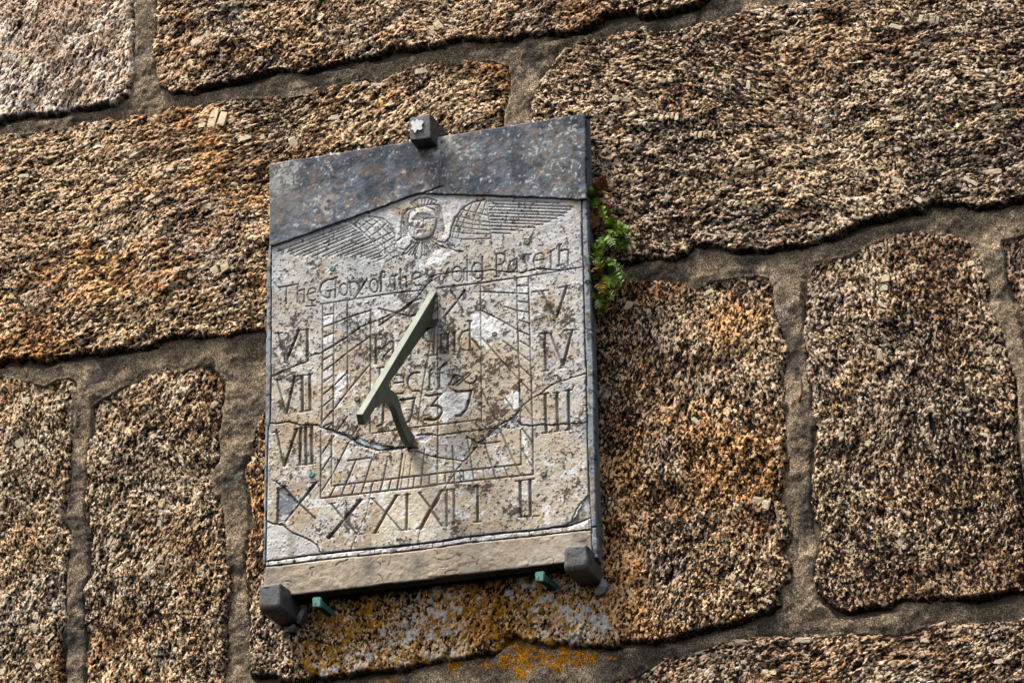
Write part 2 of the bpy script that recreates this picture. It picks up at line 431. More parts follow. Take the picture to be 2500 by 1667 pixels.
def build_stone(k, poly, pal, sp, edge=1.0, hires=True):
    x0, z0 = poly.min(0) - .012; x1, z1 = poly.max(0) + .012
    X, Z = np.meshgrid(np.arange(x0, x1, sp), np.arange(z0, z1, sp))
    X = X + (noise(X * 997, Z * 991, 5) - .5) * sp * .5; Z = Z + (noise(X * 983, Z * 977, 6) - .5) * sp * .5
    d = sdist(X, Z, poly)
    d0 = d
    d = d + (fbm(X * 22, Z * 22, 11) - .5) * .028 + (fbm(X * 130, Z * 130, 12, 3) - .5) * .008
    mask = d > -.004
    tint, lev, warm, ang, st = pal
    zc = (Z - z0) / max(.05, (z1 - z0))
    # dressed face: bulges out, leans out towards its lower arris
    dzr = np.clip(np.gradient(d0, axis=0) / sp, 0, 1)
    H = np.clip(d / (.011 - .005 * dzr), -.5, 1)
    prof = np.where(H > 0, np.sqrt(np.clip(1 - (1 - H) ** 2, 0, 1)), H)
    lean = .006 + .010 * np.clip(1 - zc, 0, 1)
    d_e = d
    h = prof * (lean + .004 * dzr * np.exp(-np.clip(d, 0, 1) / .03)) + .005 * (1 - np.exp(-np.clip(d, 0, 1) / .06)) - .001
    h = h + (fbm(X * 6, Z * 6, 21) - .5) * .018 + (fbm(X * 26, Z * 26, 22, 3) - .5) * .006 * np.clip(prof + .3, 0, 1)
    th = math.radians(ang)
    wx = X + (fbm(X * 5, Z * 5, 33, 2) - .5) * .05; wz = Z + (fbm(X * 5, Z * 5, 34, 2) - .5) * .05
    gu = (wx * math.cos(th) + wz * math.sin(th)) / st ** .7; gv = (-wx * math.sin(th) + wz * math.cos(th)) * st ** .3
    # deep weathered pits and cracks following the grain
    qx = gu + (fbm(gu * 40, gv * 40, 43, 3) - .5) * .03; qv = gv + (fbm(gu * 40, gv * 40, 44, 3) - .5) * .03
    a1, a2, ca = vor(qx * 20, qv * 30, 45); b1, b2, cb = vor(qx * 55, qv * 75, 46)
    h = h + ((ca - .5) * .0050 + (cb - .5) * .0024) * np.clip(prof, 0, 1)          # broken facets
    pit = fbm(gu * 55, gv * 95, 41, 3)
    h = h - np.clip(pit - .60, 0, 1) * .022 * np.clip(prof, 0, 1)
    if hires:
        f1, f2, c1 = vor(gu * 215, gv * 215, 50 + ord(k[0]))
        g1, g2, c2 = vor(gu * 105, gv * 120, 70 + ord(k[0]))
        big = (c2 > .78) * sstep(0.03, .25, g2 - g1)
        ed = sstep(0, .35, f2 - f1)
        gh = c1 * (.35 + .65 * ed)
        gh = gh * (1 - big) + (.62 + .35 * c2 * ed) * big
        gh = .76 * gh + .24 * fbm(gu * 330, gv * 330, 60, 2)
        h = h + (gh - .4) * .0019 * np.clip(prof + .2, 0, 1) + big * .0008
    else:
        gh = fbm(gu * 60, gv * 60, 61, 3)
    gh = .5 + (gh - .43) * 1.0
    low = fbm(X * 9, Z * 9, 81) - .5; low2 = fbm(X * 3.1, Z * 3.1, 82, 3) - .5; clus = fbm(gu * 38, gv * 55, 83, 3) - .5
    gh = gh + lev * 1.3 + low * .42 + low2 * .40 + clus * .5 + (cb - .5) * .10 + (ca - .5) * .06 - np.clip(pit - .58, 0, 1) * 1.0 + gsum(X, Z, BRIGHT)
    C = np.ones(X.shape + (3,), np.float32) * np.array(tint, np.float32)
    wm = np.clip(sstep(.44, .64, fbm(X * 8 + 3, Z * 8, 91, 5, .65)) * warm * 1.7, 0, 1)
    wm = wm * .55 + .45 * wm * c2 if hires else wm * .8
    C = C * (1 - wm[..., None]) + wm[..., None] * np.array((1.20, .78, .41), np.float32)
    bm_ = sstep(.50, .66, fbm(X * 10 + 7, Z * 10, 93, 5, .65)) * .75
    C = C * (1 - bm_[..., None]) + bm_[..., None] * C * np.array((.62, .50, .42), np.float32)
    gy = sstep(.5, .7, fbm(X * 8 - 5, Z * 8, 95, 4)) * .6
    C = C * (1 - gy[..., None]) + gy[..., None] * np.array((.84, .84, .86), np.float32) * float(np.mean(tint))
    # lichens: coloured crusts with a shape of their own
    fine = fbm(X * 160, Z * 160, 97, 3)
    o_ = gsum(X, Z, ORANGE); w_ = gsum(X, Z, WHITEL)
    if hires:
        rag = (fbm(X * 420, Z * 420, 94, 3) - .5) * .55
        r1, _, k1 = vor(X * 75, Z * 75, 191); r2, _, k2 = vor(X * 190, Z * 190, 192)
        of = np.maximum((k1 < o_ * .42) * sstep(.46, .36, r1 + rag), (k2 < o_ * .50) * sstep(.46, .36, r2 + rag)) * (o_ > .08)
        r1, _, k1 = vor(X * 60 + 9, Z * 60, 193); r2, _, k2 = vor(X * 170, Z * 170 + 5, 194)
        wf = np.maximum((k1 < w_ * .50) * sstep(.54, .44, r1 + rag), (k2 < w_ * .55) * sstep(.5, .4, r2 + rag)) * (w_ > .08)
        h = h + np.maximum(of, wf) * .0010
    else:
        of = wf = np.zeros_like(o_)
    Lc = np.ones_like(C) * np.array((.52, .235, .012), np.float32)
    Lc = Lc * (.7 + .6 * noise(X * 500, Z * 500, 3))[..., None]
    Lc = np.where((wf > of)[..., None], np.array((.70, .69, .65), np.float32), Lc)
    lf = np.maximum(of * .95, wf * .85)
    gc = np.stack([gu, gv, h * 1.0], -1)
    me = grid_mesh('stone', X - WOFF[0], -h, Z, mask, {'gh': ('F', gh), 'Col': ('C', C), 'gc': ('V', gc), 'Lich': ('C', Lc), 'lf': ('F', lf)})
    o = link('stone', me, M_GRAN, wall)
    if k in LABEL: o['label'] = LABEL[k]
    HFUN[k] = (x0, z0, sp, h)
    return o

STONE = {}
for k in P:
    STONE[k] = build_stone(k, WX[k], PAL[k], 0.0066 if k in 'L' else (0.0030 if k == 'K' else 0.00188))

# mortar joints: one sandy bed, flush with the lower stone and set back under the upper one
def build_mortar():
    allp = list(WX.values())
    x0, x1, z0, z1 = BOX[0] - .01, BOX[1] + .01, BOX[2] - .01, BOX[3] + .01
    sp = .0030
    X, Z = np.meshgrid(np.arange(x0, x1, sp), np.arange(z0, z1, sp))
    # coarse distance field first
    k = 8
    Xc, Zc = X[::k, ::k], Z[::k, ::k]
    dm = np.full(Xc.shape, -9., np.float32)
    for p in allp: dm = np.maximum(dm, sdist(Xc, Zc, p))
    nf = np.kron(dm < .042, np.ones((k, k), bool))[:X.shape[0], :X.shape[1]]
    D = np.full(X.shape, -9., np.float32)
    xs, zs = X[nf], Z[nf]
    d = np.full(xs.shape, -9., np.float32)
    for p in allp: d = np.maximum(d, sdist(xs, zs, p))
    # is there a stone just above this point?
    up = np.full(xs.shape, -9., np.float32)
    for p in allp:
        q = p + np.array([0, -.010]); up = np.maximum(up, np.where(inside(xs, zs, q), 1, -1))
    D[nf] = d
    U = np.zeros(X.shape, np.float32); U[nf] = (up > 0)
    mask = nf & (D < .016) & (D > -.16)
    h = .0065 + (fbm(X * 9, Z * 9, 301) - .5) * .020 + (fbm(X * 45, Z * 45, 302, 4, .65) - .5) * .0085 + (fbm(X * 300, Z * 300, 303, 2) - .5) * .0022
    h = h - .011 * U * sstep(.30, .55, fbm(X * 14, Z * 14, 305)) - .002 * sstep(-.006, .002, D)
    a = fbm(X * 11, Z * 11, 310); b = fbm(X * 26, Z * 26, 311)
    base = np.array((.27, .215, .155), np.float32); dark = np.array((.095, .080, .068), np.float32); lite = np.array((.44, .35, .25), np.float32)
    C = np.ones(X.shape + (3,), np.float32) * base
    f = sstep(.50, .66, a)[..., None]; C = C * (1 - f) + dark * f
    f = (sstep(.55, .70, b) * .8)[..., None]; C = C * (1 - f) + lite * f
    f = (sstep(.56, .7, fbm(X * 45, Z * 45, 312)) * .5)[..., None]; C = C * (1 - f) + dark * f
    o_ = gsum(X, Z, ORANGE)
    of = (sstep(.50, .60, fbm(X * 130, Z * 130, 313, 3) * (.4 + .62 * np.clip(o_, 0, 1.4)) + .14 * np.clip(o_, 0, 1.1)) * (o_ > .15))[..., None]
    C = C * (1 - of) + np.array((.52, .22, .012), np.float32) * of
    cr_ = fbm(X * 13, Z * 13, 320, 4); g_ = (sstep(.006, .001, np.abs(cr_ - .52)) * sstep(.5, .6, fbm(X * 7, Z * 7, 321)) * .8)
    C = C * (1 - g_[..., None]) + np.array((.03, .025, .02), np.float32) * g_[..., None]; h = h - g_ * .002
    wf = np.exp(-((X - at(1910, 770)[0]) ** 2 + (Z - at(1910, 770)[2]) ** 2) / (2 * .013 ** 2))[..., None] * .6
    C = C * (1 - wf) + np.array((.45, .43, .38), np.float32) * wf
    me = grid_mesh('mortar', X - WOFF[0], -h, Z, mask, {'Col': ('C', C)})
    return link('mortar', me, M_MORT, wall)
build_mortar()

# plain blocks further out, where the photograph does not reach
def far_block(x0, x1, z0, z1, seed):
    poly = np.array([(x0, z0), (x1, z0), (x1, z1), (x0, z1)], float)
    build_stone('Z%d' % seed, poly, ((1.0, .9, .76), 0, .3, 10 + (seed * 37) % 70, 1.4), 0.022, hires=False)
def rows(x0, x1, z0, z1, hgt, seed):
    n = max(1, round((z1 - z0) / hgt)); hh = (z1 - z0) / n
    for i in range(n):
        x = x0
        while x < x1 - .12:
            L_ = min(x1, x + .5 + .5 * random.random())
            if x1 - L_ < .25: L_ = x1
            far_block(x + .012, L_ - .012, z0 + i * hh + .012, z0 + (i + 1) * hh - .012, seed); seed += 1
            x = L_
    return seed

_s = rows(BOX[0], BOX[1], 0.0, BOX[2], .40, 100)
_s = rows(BOX[0], BOX[1], BOX[3], 7.0, .42, _s)
_s = rows(-4.0, BOX[0], 0.0, 7.0, .42, _s)
_s = rows(BOX[1], 5.0, 0.0, 7.0, .42, _s)
bed = patchy('mortar_bed', [(.09, .07, .055), (.17, .13, .095), (.28, .22, .16)], 12, 0.9, 0.2, 0.004, fine=300)
V = [(x - .6, y, z) for y in (.004, .5) for x, z in ((-4, 0), (5, 0), (5, 7), (-4, 7))]
link('mortar', quick_mesh('mortar_bed', V, [(0, 1, 2, 3), (7, 6, 5, 4), (0, 4, 5, 1), (1, 5, 6, 2), (2, 6, 7, 3), (3, 7, 4, 0)]), bed, wall)

# ------------------------------------------------------------------ the slate sundial
YF = -.060                                   # front plane of the dial
SCL = 3.4844
ZONE = {'1': (620, 250, SCL), '2': (1050, 250, SCL), '3': (620, 650, SCL), '4': (1050, 650, SCL), '5': (620, 1050, SCL), '6': (1050, 1050, SCL),
        'a': (880, 690, 7.35), 'b': (880, 860, 7.35), 't': (660, 640, 4.2), 'c': (950, 1040, 3.84), 'w': (850, 450, 4.2764), 'v': (640, 420, 5.2275),
        's': (0, 0, 1.0), 'L': (600, 1340, 4.48), 'R': (1250, 1300, 4.48)}
def zp(z, pts):
    ox, oy, k = ZONE[z]
    return [(ox + a / k, oy + b / k) for a, b in pts]
def dz(z, pts, y=YF): return xz(zp(z, pts), y)

ST = []                                      # carved strokes: (points, width in mm, depth in mm, dirt kind)
def P_(txt): return [tuple(float(v) for v in q.split(',')) for q in txt.split()]
def cut(z, txt, wd=3.0, dp=1.3, kind=0):
    for t in txt.split(';'):
        if t.strip(): ST.append((dz(z, P_(t)), wd * .76, dp, kind))
def oval(z, cx, cy, rx, ry, wd, dp=1.3, a0=0, a1=360, kind=0):
    ST.append((dz(z, [(cx + rx * math.cos(math.radians(a)), cy + ry * math.sin(math.radians(a))) for a in np.linspace(a0, a1, 22)]), wd * .76, dp, kind))

# frame of the dial and the hour ladder
cut('3', '445,345 530,338;570,325 1190,232 1440,205', 2)
cut('4', '60,185 300,158 560,125 830,88 1290,10', 2)
cut('a', '1380,118 1900,45 2352,-10', 2)
cut('3', '587,330 587,700 583,1000 578,1350;682,320 680,800 675,1390;800,300 798,900 795,1060;995,370 992,900 990,1415', 2.4)
cut('5', '570,0 568,580;663,40 660,480;800,260 1000,235', 2.6)
cut('b', '190,1460 500,1415 980,1345 1390,1300 2170,1205', 1.8, 1)
cut('4', '62,200 66,900 68,1568;430,150 435,700 440,1330', 1.8, .9)
cut('6', '68,0 60,465;400,122 590,98', 2, 1)
cut('4', '738,100 750,600 762,1000 770,1335;838,90 850,600 865,1080 873,1350 875,1568', 2.6)
cut('6', '772,0 776,295;875,0 878,375', 2.6)
cut('5', '660,475 1000,435 1568,370;568,580 1000,530 1568,468', 2.8, 1.4, 1)
cut('6', '0,375 775,292;0,468 878,375', 2.8, 1.4, 1)
cut('a', '1290,800 1210,1470', 1.8, .9, 1)
cut('b', '1225,0 1095,760 1030,1290', 1.8, .9)
cut('3', '595,425 680,405;590,518 680,490 800,440 1000,375;590,605 680,570;590,720 680,680 800,600;585,800 680,745;585,895 680,830 800,735 1000,590;585,990 678,925;585,1095 678,1020 798,900;585,1195 676,1115;583,1320 676,1220 800,1060 990,835;590,1365 674,1325;625,1380 674,1330;710,1395 795,1280;845,1430 880,1370', 2.4)
cut('5', '575,205 680,50;575,345 663,210;575,520 680,355 810,95;645,572 690,480;740,560 780,460 870,255;832,548 862,458;912,540 945,440 1005,245;990,528 1010,440;1073,520 1100,425 1135,255;1145,510 1170,415', 2.5)
cut('5', '1218,503 1235,410 1265,200', 3.2, 1.5, 2)
cut('5', '1250,500 1290,220;1310,495 1340,250', 1.4, .7, 1)
cut('5', '1355,485 1365,395;1420,480 1450,165;1490,470 1492,385', 2.5, 1.3, 1)
cut('6', '62,465 65,0;133,460 130,365;210,450 190,135;290,440 283,350;375,432 315,60;468,420 450,335;560,415 465,120;663,398 630,310;768,383 600,15;875,325 775,155;875,110 790,0', 2.6)
cut('4', '560,1310 435,1040;870,1500 780,1380;745,168 838,165;430,218 740,232 840,238;748,302 840,310;630,345 745,380 845,395;750,460 845,488;430,375 600,460 745,545 850,590;755,630 852,688;620,635 760,740 855,815;765,852 860,938;440,610 640,840 770,980 870,1080;870,1280 775,1150;640,1120 720,1240', 2.3)
# hour numerals
cut('3', '178,573 240,570;370,548 470,538;185,968 240,965;342,942 500,915;390,1238 500,1222;165,1412 215,1408;350,1385 500,1360', 2)
cut('3', '208,575 275,820;195,965 275,1255;190,1410 208,1480', 4, 1.8)
cut('3', '385,545 275,820;350,940 278,1250;365,1385 330,1480', 5.5, 2.2)
cut('3', '455,540 458,805;412,935 415,1230;475,922 480,1220;400,1375 396,1568;440,1370 443,1568;490,1365 493,1568', 7, 2.4)
cut('5', '190,0 255,300', 4, 1.8)
cut('5', '365,0 260,300', 5, 2.2)
cut('5', '396,0 392,290;443,0 445,290;493,0 495,280', 7, 2.4)
cut('5', '380,296 520,280;485,450 550,437;640,625 690,620;870,598 930,590;985,580 1030,580;225,478 275,480;625,915 680,905', 2)
cut('5', '205,490 195,790;1005,585 1120,700 1250,850', 3, 1.4)
cut('5', '250,480 390,630 520,750;660,630 765,760 870,880', 4, 1.8)
cut('5', '530,445 380,630 265,775', 5.5, 2.2)
cut('5', '905,595 765,765 640,915', 7.5, 2.4)
cut('5', '1215,555 1120,710 1030,870', 6, 2.2, 2)
cut('5', '1195,560 1245,550;1280,550 1330,546;1270,848 1330,843;1010,875 1060,870;1235,850 1290,848', 2, 1, 2)
cut('5', '1305,548 1300,845', 6, 2.2, 2)
cut('5', '1400,530 1425,528;1385,838 1450,828', 2.5, 1.2, 2)
cut('5', '1410,540 1510,670 1570,760', 4, 1.8, 2)
cut('5', '1572,575 1500,680 1420,835', 8, 2.4, 2)
cut('6', '100,515 0,680', 7, 2.2, 2)
cut('6', '10,690 100,815', 3.5, 1.5)
cut('6', '140,510 145,810;205,505 205,800', 5.5, 2, 1)
cut('6', '80,515 215,500;375,483 425,473;370,782 435,775;725,435 885,413;750,738 930,728', 2.2, 1.2)
cut('6', '405,480 405,775', 5.5, 2.2)
cut('6', '765,435 775,735;850,430 855,725', 7, 2.4)
cut('4', '980,1090 990,1410;1080,1080 1090,1390;1178,1060 1185,1380', 7, 2.4)
cut('4', '945,1090 1010,1080;1050,1078 1100,1075;1150,1060 1210,1052;955,1420 1015,1415;1060,1405 1110,1400;1150,1395 1210,1385;930,577 1040,568;950,893 1010,888;1140,550 1250,540;870,220 1010,207;1095,187 1195,165;1100,868 1160,860;1030,465 1100,458', 2.2, 1.2)
cut('4', '978,575 985,885', 5.5, 2)
cut('4', '1025,575 1130,845;950,215 1065,440', 4.5, 2)
cut('4', '1210,545 1135,845;1165,172 1075,440', 6, 2.2)
cut('a', '1640,180 1740,330 1840,540;1870,150 1740,330 1540,575', 4, 1.6)
cut('a', '330,470 640,545 880,610 1000,585;1090,280 940,345 720,510 640,560 340,770', 3.5, 1.5)
cut('a', '940,340 860,440 700,530', 4, 1.5)
# inscription
cut('t', '90,265 290,228;168,265 165,430;283,228 283,415;285,300 350,283 352,410', 3, 1.4)
cut('t', '385,335 468,308 468,285 440,268 400,285 382,340 400,395 440,400 465,388', 2.5)
cut('t', '650,180 590,185 530,225 510,285 530,345 580,372 615,365 612,300;590,302 632,295', 3.6, 1.6)
cut('t', '675,160 670,365;660,165 690,158', 3.6, 1.6)
oval('t', 755, 285, 42, 60, 3)
cut('t', '815,215 835,345;800,215 860,205', 4, 1.6)
cut('t', '880,205 925,300;990,185 870,370', 3.5, 1.6)
oval('t', 1065, 245, 42, 68, 3)
cut('t', '1172,108 1150,98 1138,130 1138,300', 5, 1.8)
cut('t', '1115,165 1172,160', 2.5)
cut('w', '490,960 492,1105;460,968 520,950;555,985 610,970 618,1080', 3)
cut('w', '548,890 550,1090', 4.5, 1.6)
cut('w', '675,1000 765,965 750,930 710,918 675,955 668,1015 700,1062 765,1055', 3.4, 1.6)
cut('w', '905,900 942,1035 980,900;965,910 1000,1000 1045,885', 3)
oval('w', 1140, 940, 50, 78, 3)
cut('w', '1210,900 1212,1000;1200,905 1230,880;1245,785 1245,1010', 3)
cut('w', '1402,760 1404,990', 4.5, 1.6)
oval('w', 1350, 905, 54, 82, 3)
cut('w', '1550,735 1552,960;1530,966 1575,962', 3.6, 1.5)
cut('w', '1540,730 1600,722 1640,745 1640,800 1600,840 1555,848;1760,775 1700,810 1670,880 1690,920 1735,905 1765,860;1765,775 1768,910', 2.8)
cut('w', '1905,735 1850,740 1830,790 1865,850 1870,890 1830,925 1800,930', 3)
cut('w', '1955,800 2050,785 2045,740 2010,722 1960,740 1935,810 1955,875 2010,892 2052,870', 3)
cut('w', '2118,700 2118,870;2095,718 2155,680;2195,632 2225,630;2215,700 2270,685 2300,690 2297,850;2185,858 2225,855', 3)
cut('w', '2207,635 2207,855', 4.5, 1.6)
# maker and year
cut('a', '280,960 282,1450', 6, 2)
cut('a', '220,945 350,932 440,970 468,1040 450,1130 390,1185 300,1192;470,1130 520,1070 570,1055;575,1170 480,1260 410,1340 400,1400 440,1430', 3)
cut('a', '570,1055 598,1090 585,1250', 5, 1.8)
cut('a', '910,1170 910,1350;640,1045 690,1050;1230,1318 1390,1295;1400,940 1460,935;1520,925 1590,915;1660,905 1710,890;1440,1268 1560,1268;1900,700 2000,690;1930,1210 2010,1215', 2.4)
cut('a', '1300,800 1200,830 1130,920 1130,990 1180,1060 1300,1065', 4, 1.6)
cut('a', '1320,810 1318,1290', 3.5, 1.6, 2)
cut('a', '1440,940 1440,1260;1570,925 1570,1260;1690,900 1690,1230', 4.6, 1.8)
cut('a', '1960,850 1830,890 1775,1000 1770,1120 1810,1200 1890,1220', 3)
cut('a', '1965,700 1970,1200;1985,1010 2060,1080 2150,1210', 4.2, 1.8)
cut('b', '300,290 420,270;640,420 700,410 760,430 780,480 780,535 610,555;540,560 540,640;650,745 760,745', 2.8)
cut('b', '345,290 350,640', 5, 1.6)
cut('b', '1060,365 960,370 880,430 850,540 870,640 930,700 1050,695', 4, 1.7)
cut('b', '1250,350 1240,660', 3.6, 1.6)
cut('b', '1195,688 1290,672;1220,360 1290,315;1360,395 1500,365;1365,665 1460,650', 2.2)
cut('b', '1425,320 1420,640;1540,200 1385,325', 4.6, 1.8)
cut('b', '1610,580 1640,480 1700,415 1760,415 1830,470 1880,530 1950,565 2030,550 2085,490 2080,430', 3.4, 1.5)
cut('b', '1660,600 1930,370;1740,600 1980,380', 2)
cut('b', '420,930 400,1290 310,1330', 5, 1.9)
cut('b', '720,860 980,820;1175,770 1220,788 1460,745;1665,680 1740,712 2000,688', 4.4, 1.9)
cut('b', '970,830 950,950 930,1100 870,1240 840,1250;1275,960 1380,960 1450,1000 1465,1080 1400,1180 1320,1215 1160,1205;1990,690 1960,830 1900,1020 1800,1130 1720,1142', 5.4, 2.0)
cut('b', '1450,750 1275,960', 3.6, 1.6)
# winged head: wings
SA = P_('200,1020 330,1025 360,1055 430,1075 530,1075 640,1090 780,1085 850,1080 960,1085 1060,1075 1150,1090 1260,1090 1340,1105 1400,1115 1480,1130')
EA = P_('1090,690 1130,705 1170,725 1210,750 1250,780 1290,810 1320,840 1360,870 1400,905 1430,935 1460,970 1490,1005 1510,1040 1530,1080 1550,1110')
def feather(z, a, b, off, step):
    cut(z, '%f,%f %f,%f' % (*a, *b), 2.2, 1.3, 3)
    n = max(2, int(math.hypot(b[0] - a[0], b[1] - a[1]) / step))
    for k in range(1, n):
        x = a[0] + (b[0] - a[0]) * k / n; y = a[1] + (b[1] - a[1]) * k / n
        cut(z, '%f,%f %f,%f' % (x, y, x + off[0], y + off[1]), 1.1, .7, 3)
for a, b in zip(SA, EA): feather('v', a, b, (-9, -17), 17)
cut('v', '420,890 1080,640', 2, 1, 3)
cut('v', '1110,640 1250,585 1350,570 1450,580 1550,600 1640,680 1700,790 1705,900 1690,960 1780,1070 1850,1040 1920,960;1130,650 1300,780 1450,930 1590,1150', 2.2, 1.2, 3)
cut('v', '1180,620 1350,760 1520,940 1680,1110;1260,600 1400,690 1560,860 1760,1070;1370,580 1480,660 1620,800 1700,900;1450,585 1560,660 1690,800;1160,680 1230,620 1340,575;1230,730 1330,650 1440,585;1290,790 1400,700 1530,600;1370,830 1480,760 1600,650;1420,900 1560,820 1680,760;1470,960 1600,890 1705,830;1510,1030 1620,960 1710,920;1560,1100 1640,1040 1730,1000;1590,1150 1700,1090 1780,1070', 1.7, 1, 3)
for k, (y0, xe) in enumerate(zip([175, 210, 240, 275, 305, 340, 375, 405, 440, 475, 512], [2200, 2345, 2330, 2290, 2250, 2190, 2120, 2040, 1950, 1820, 1700])):
    feather('w', (1470 + k * 2, y0), (xe, y0 + (xe - 1470) * .035), (-7, -12), 14)
cut('w', '2352,240 2290,280 2200,335 2080,395 2000,425 1800,465 1700,490', 2, 1, 3)
cut('w', '1430,140 1460,250 1480,400 1495,560 1505,640;1445,180 1560,210 1490,270', 2.2, 1.2, 3)
cut('w', '1430,165 1300,190 1200,250 1120,360 1080,460 1065,560 1010,615;1010,620 1060,670 1130,700 1200,705', 2.6, 1.5)
cut('w', '1180,270 1330,300 1460,330;1140,330 1300,380 1470,400;1110,390 1300,425 1475,440;1100,440 1300,470 1480,485;1090,500 1250,520 1485,525;1080,560 1200,580 1490,570;1390,180 1330,300 1300,420 1290,520;1300,200 1230,340 1190,430 1150,560;1230,240 1160,360 1110,480 1080,590;1380,340 1370,480;1440,180 1400,320', 1.7, 1, 3)
# winged head: face, hair, crown, ruff
cut('w', '625,380 640,300 700,250 800,235 900,270 930,350 920,450 880,540 850,575 720,590 670,560 630,480 625,380', 2.2, 1.5, 3)
cut('w', '560,565 555,450 570,340 620,275 690,250 760,225 880,215 950,225 980,300 1000,420 1005,500', 2.3, 1.4, 3)
for k in range(15):
    y = 300 + k * 17
    cut('w', '%f,%f %f,%f' % (562, y + 14, 618, y), 1.1, .7, 3)
    cut('w', '%f,%f %f,%f' % (932, y - 55, 985 + k, y - 40), 1.2, .8, 3)
cut('w', '655,200 690,240;680,180 715,235;720,160 745,230;770,150 775,225;810,150 800,220;850,155 830,215;890,165 860,212;930,180 890,212', 2, 1.2, 3)
cut('w', '655,200 740,150 830,145 930,178;685,382 720,372 765,378;805,372 850,358 900,360;690,376 730,388 765,378;810,370 850,378 890,358', 1.8, 1.2)
cut('w', '797,375 797,450 765,462 790,472;735,500 770,492 822,495', 2.6, 1.7)
cut('w', '735,515 820,512;700,580 780,590 855,555', 2.4, 1.3)
cut('w', '690,600 560,745;715,610 640,740;745,610 700,750;780,600 770,760;820,600 850,740;840,590 900,720;860,570 930,700;870,590 960,690;735,610 672,742;800,605 800,720', 2.2, 1.4, 3)
cut('w', '880,560 900,610 980,660 1080,685 1175,710;560,560 500,600 520,670 590,690 650,640 670,590;870,540 930,600 1010,615', 2.6, 1.5, 3)
# cracks between the broken pieces
CRACK = []
def crack(z, txt, wd=2.2, dp=2.6):
    p = dz(z, P_(txt)); CRACK.append((p, wd * .76, dp)); return p
crack('3', '150,940 205,918 280,880 360,845 440,815 480,765 580,735 690,660 850,570 910,515 1000,480 1080,450 1200,400 1270,360 1370,290 1440,205', 2.0, 1.6)
crack('2', '0,1490 60,1468 220,1442 440,1440 540,1425 580,1440 780,1450 940,1415 1100,1430', 2.4, 2.0)
crack('3', '1430,210 1500,130 1568,100', 2.2, 1.8)
big = crack('3', '120,1330 200,1336 300,1322 400,1350 540,1352 580,1370 700,1410 780,1440 860,1490 900,1512 1000,1548 1060,1566 1200,1548 1280,1540 1380,1545', 3.2, 3.2)
crack('c', '250,235 330,265 450,295 520,308 600,312 700,328 730,300 770,262 830,175', 2.4, 2.2)
crack('c', '260,85 350,75 450,86 520,80 700,55 860,40 960,20', 2.2, 2.0)
crack('c', '725,95 770,125 830,160 890,130 920,90 930,50 1000,0', 2.6, 2.6)
crack('4', '440,1350 500,1410 480,1450 560,1370 640,1320 700,1290 765,1215 790,1180', 2.2, 2.2)
crack('4', '750,1320 780,1352 870,1358 960,1345 1030,1355 1100,1345 1220,1338 1330,1330', 2.4, 2.4)
crack('4', '1325,915 1200,950 1150,972 1080,985 980,1050 930,1095 870,1118 800,1178', 2.6, 2.2)
crack('5', '112,772 150,790 190,795 240,800 300,855 340,875 400,902 480,935 530,975 570,1050', 2.4, 2.4)
crack('5', '165,425 250,480 300,545 380,620', 2.6, 2.4)
crack('5', '1020,440 1000,500 985,560 960,700 880,880 850,940 830,1010', 1.6, 1.2)
crack('5', '870,882 930,885 950,870', 1.4, 1.1)
crack('5', '1440,790 1410,850 1390,970', 1.5, 1.1)
crack('6', '1350,550 1290,612 1240,690 1200,780 1160,812', 3, 2.8)
crack('6', '215,350 330,215;'.strip(';'), 1.8, 1.3)
crack('6', '215,365 110,515', 2.2, 1.2)
crack('6', '420,810 432,880', 1.6, 1.0)
crack('4', '760,1240 690,1300', 1.8, 1.2)
crack('v', '130,1180 160,1220', 1.5, 1.2)

# levels: left/right edge of the inset plate, header edge, bottom edge
EDGE_L = zp('1', P_('158,1222')) + zp('3', P_('152,0 150,900 143,1300')) + zp('5', P_('125,0 115,500 103,1112'))
EDGE_R = zp('2', P_('1288,830 1290,1200')) + zp('4', P_('1300,0 1312,500 1325,900 1333,1400')) + zp('6', P_('1340,200 1350,550 1368,800'))
EDGE_T = zp('1', P_('158,1222 330,1165 500,1105 700,1030 900,960 1130,875 1370,785 1440,774')) + zp('2', P_('0,780 300,790 700,803 1000,815 1288,830'))
EDGE_B = zp('5', P_('103,1112 300,1085 555,1048 850,1018 1200,985 1568,945')) + zp('6', P_('300,905 600,872 870,848 1180,808 1230,790 1368,740'))
plate_poly = xz(EDGE_T + EDGE_R[1:-1] + EDGE_B[::-1] + EDGE_L[1:-1][::-1], YF)

W_, H_ = 0.62, 0.84804549
dial = thing('sundial', (W_ / 2, 0, Z0), 'weathered slate sundial with green gnomon, carved winged head and Roman numerals on the granite wall', 'sundial')
DOFF = np.array([W_ / 2, 0, Z0])

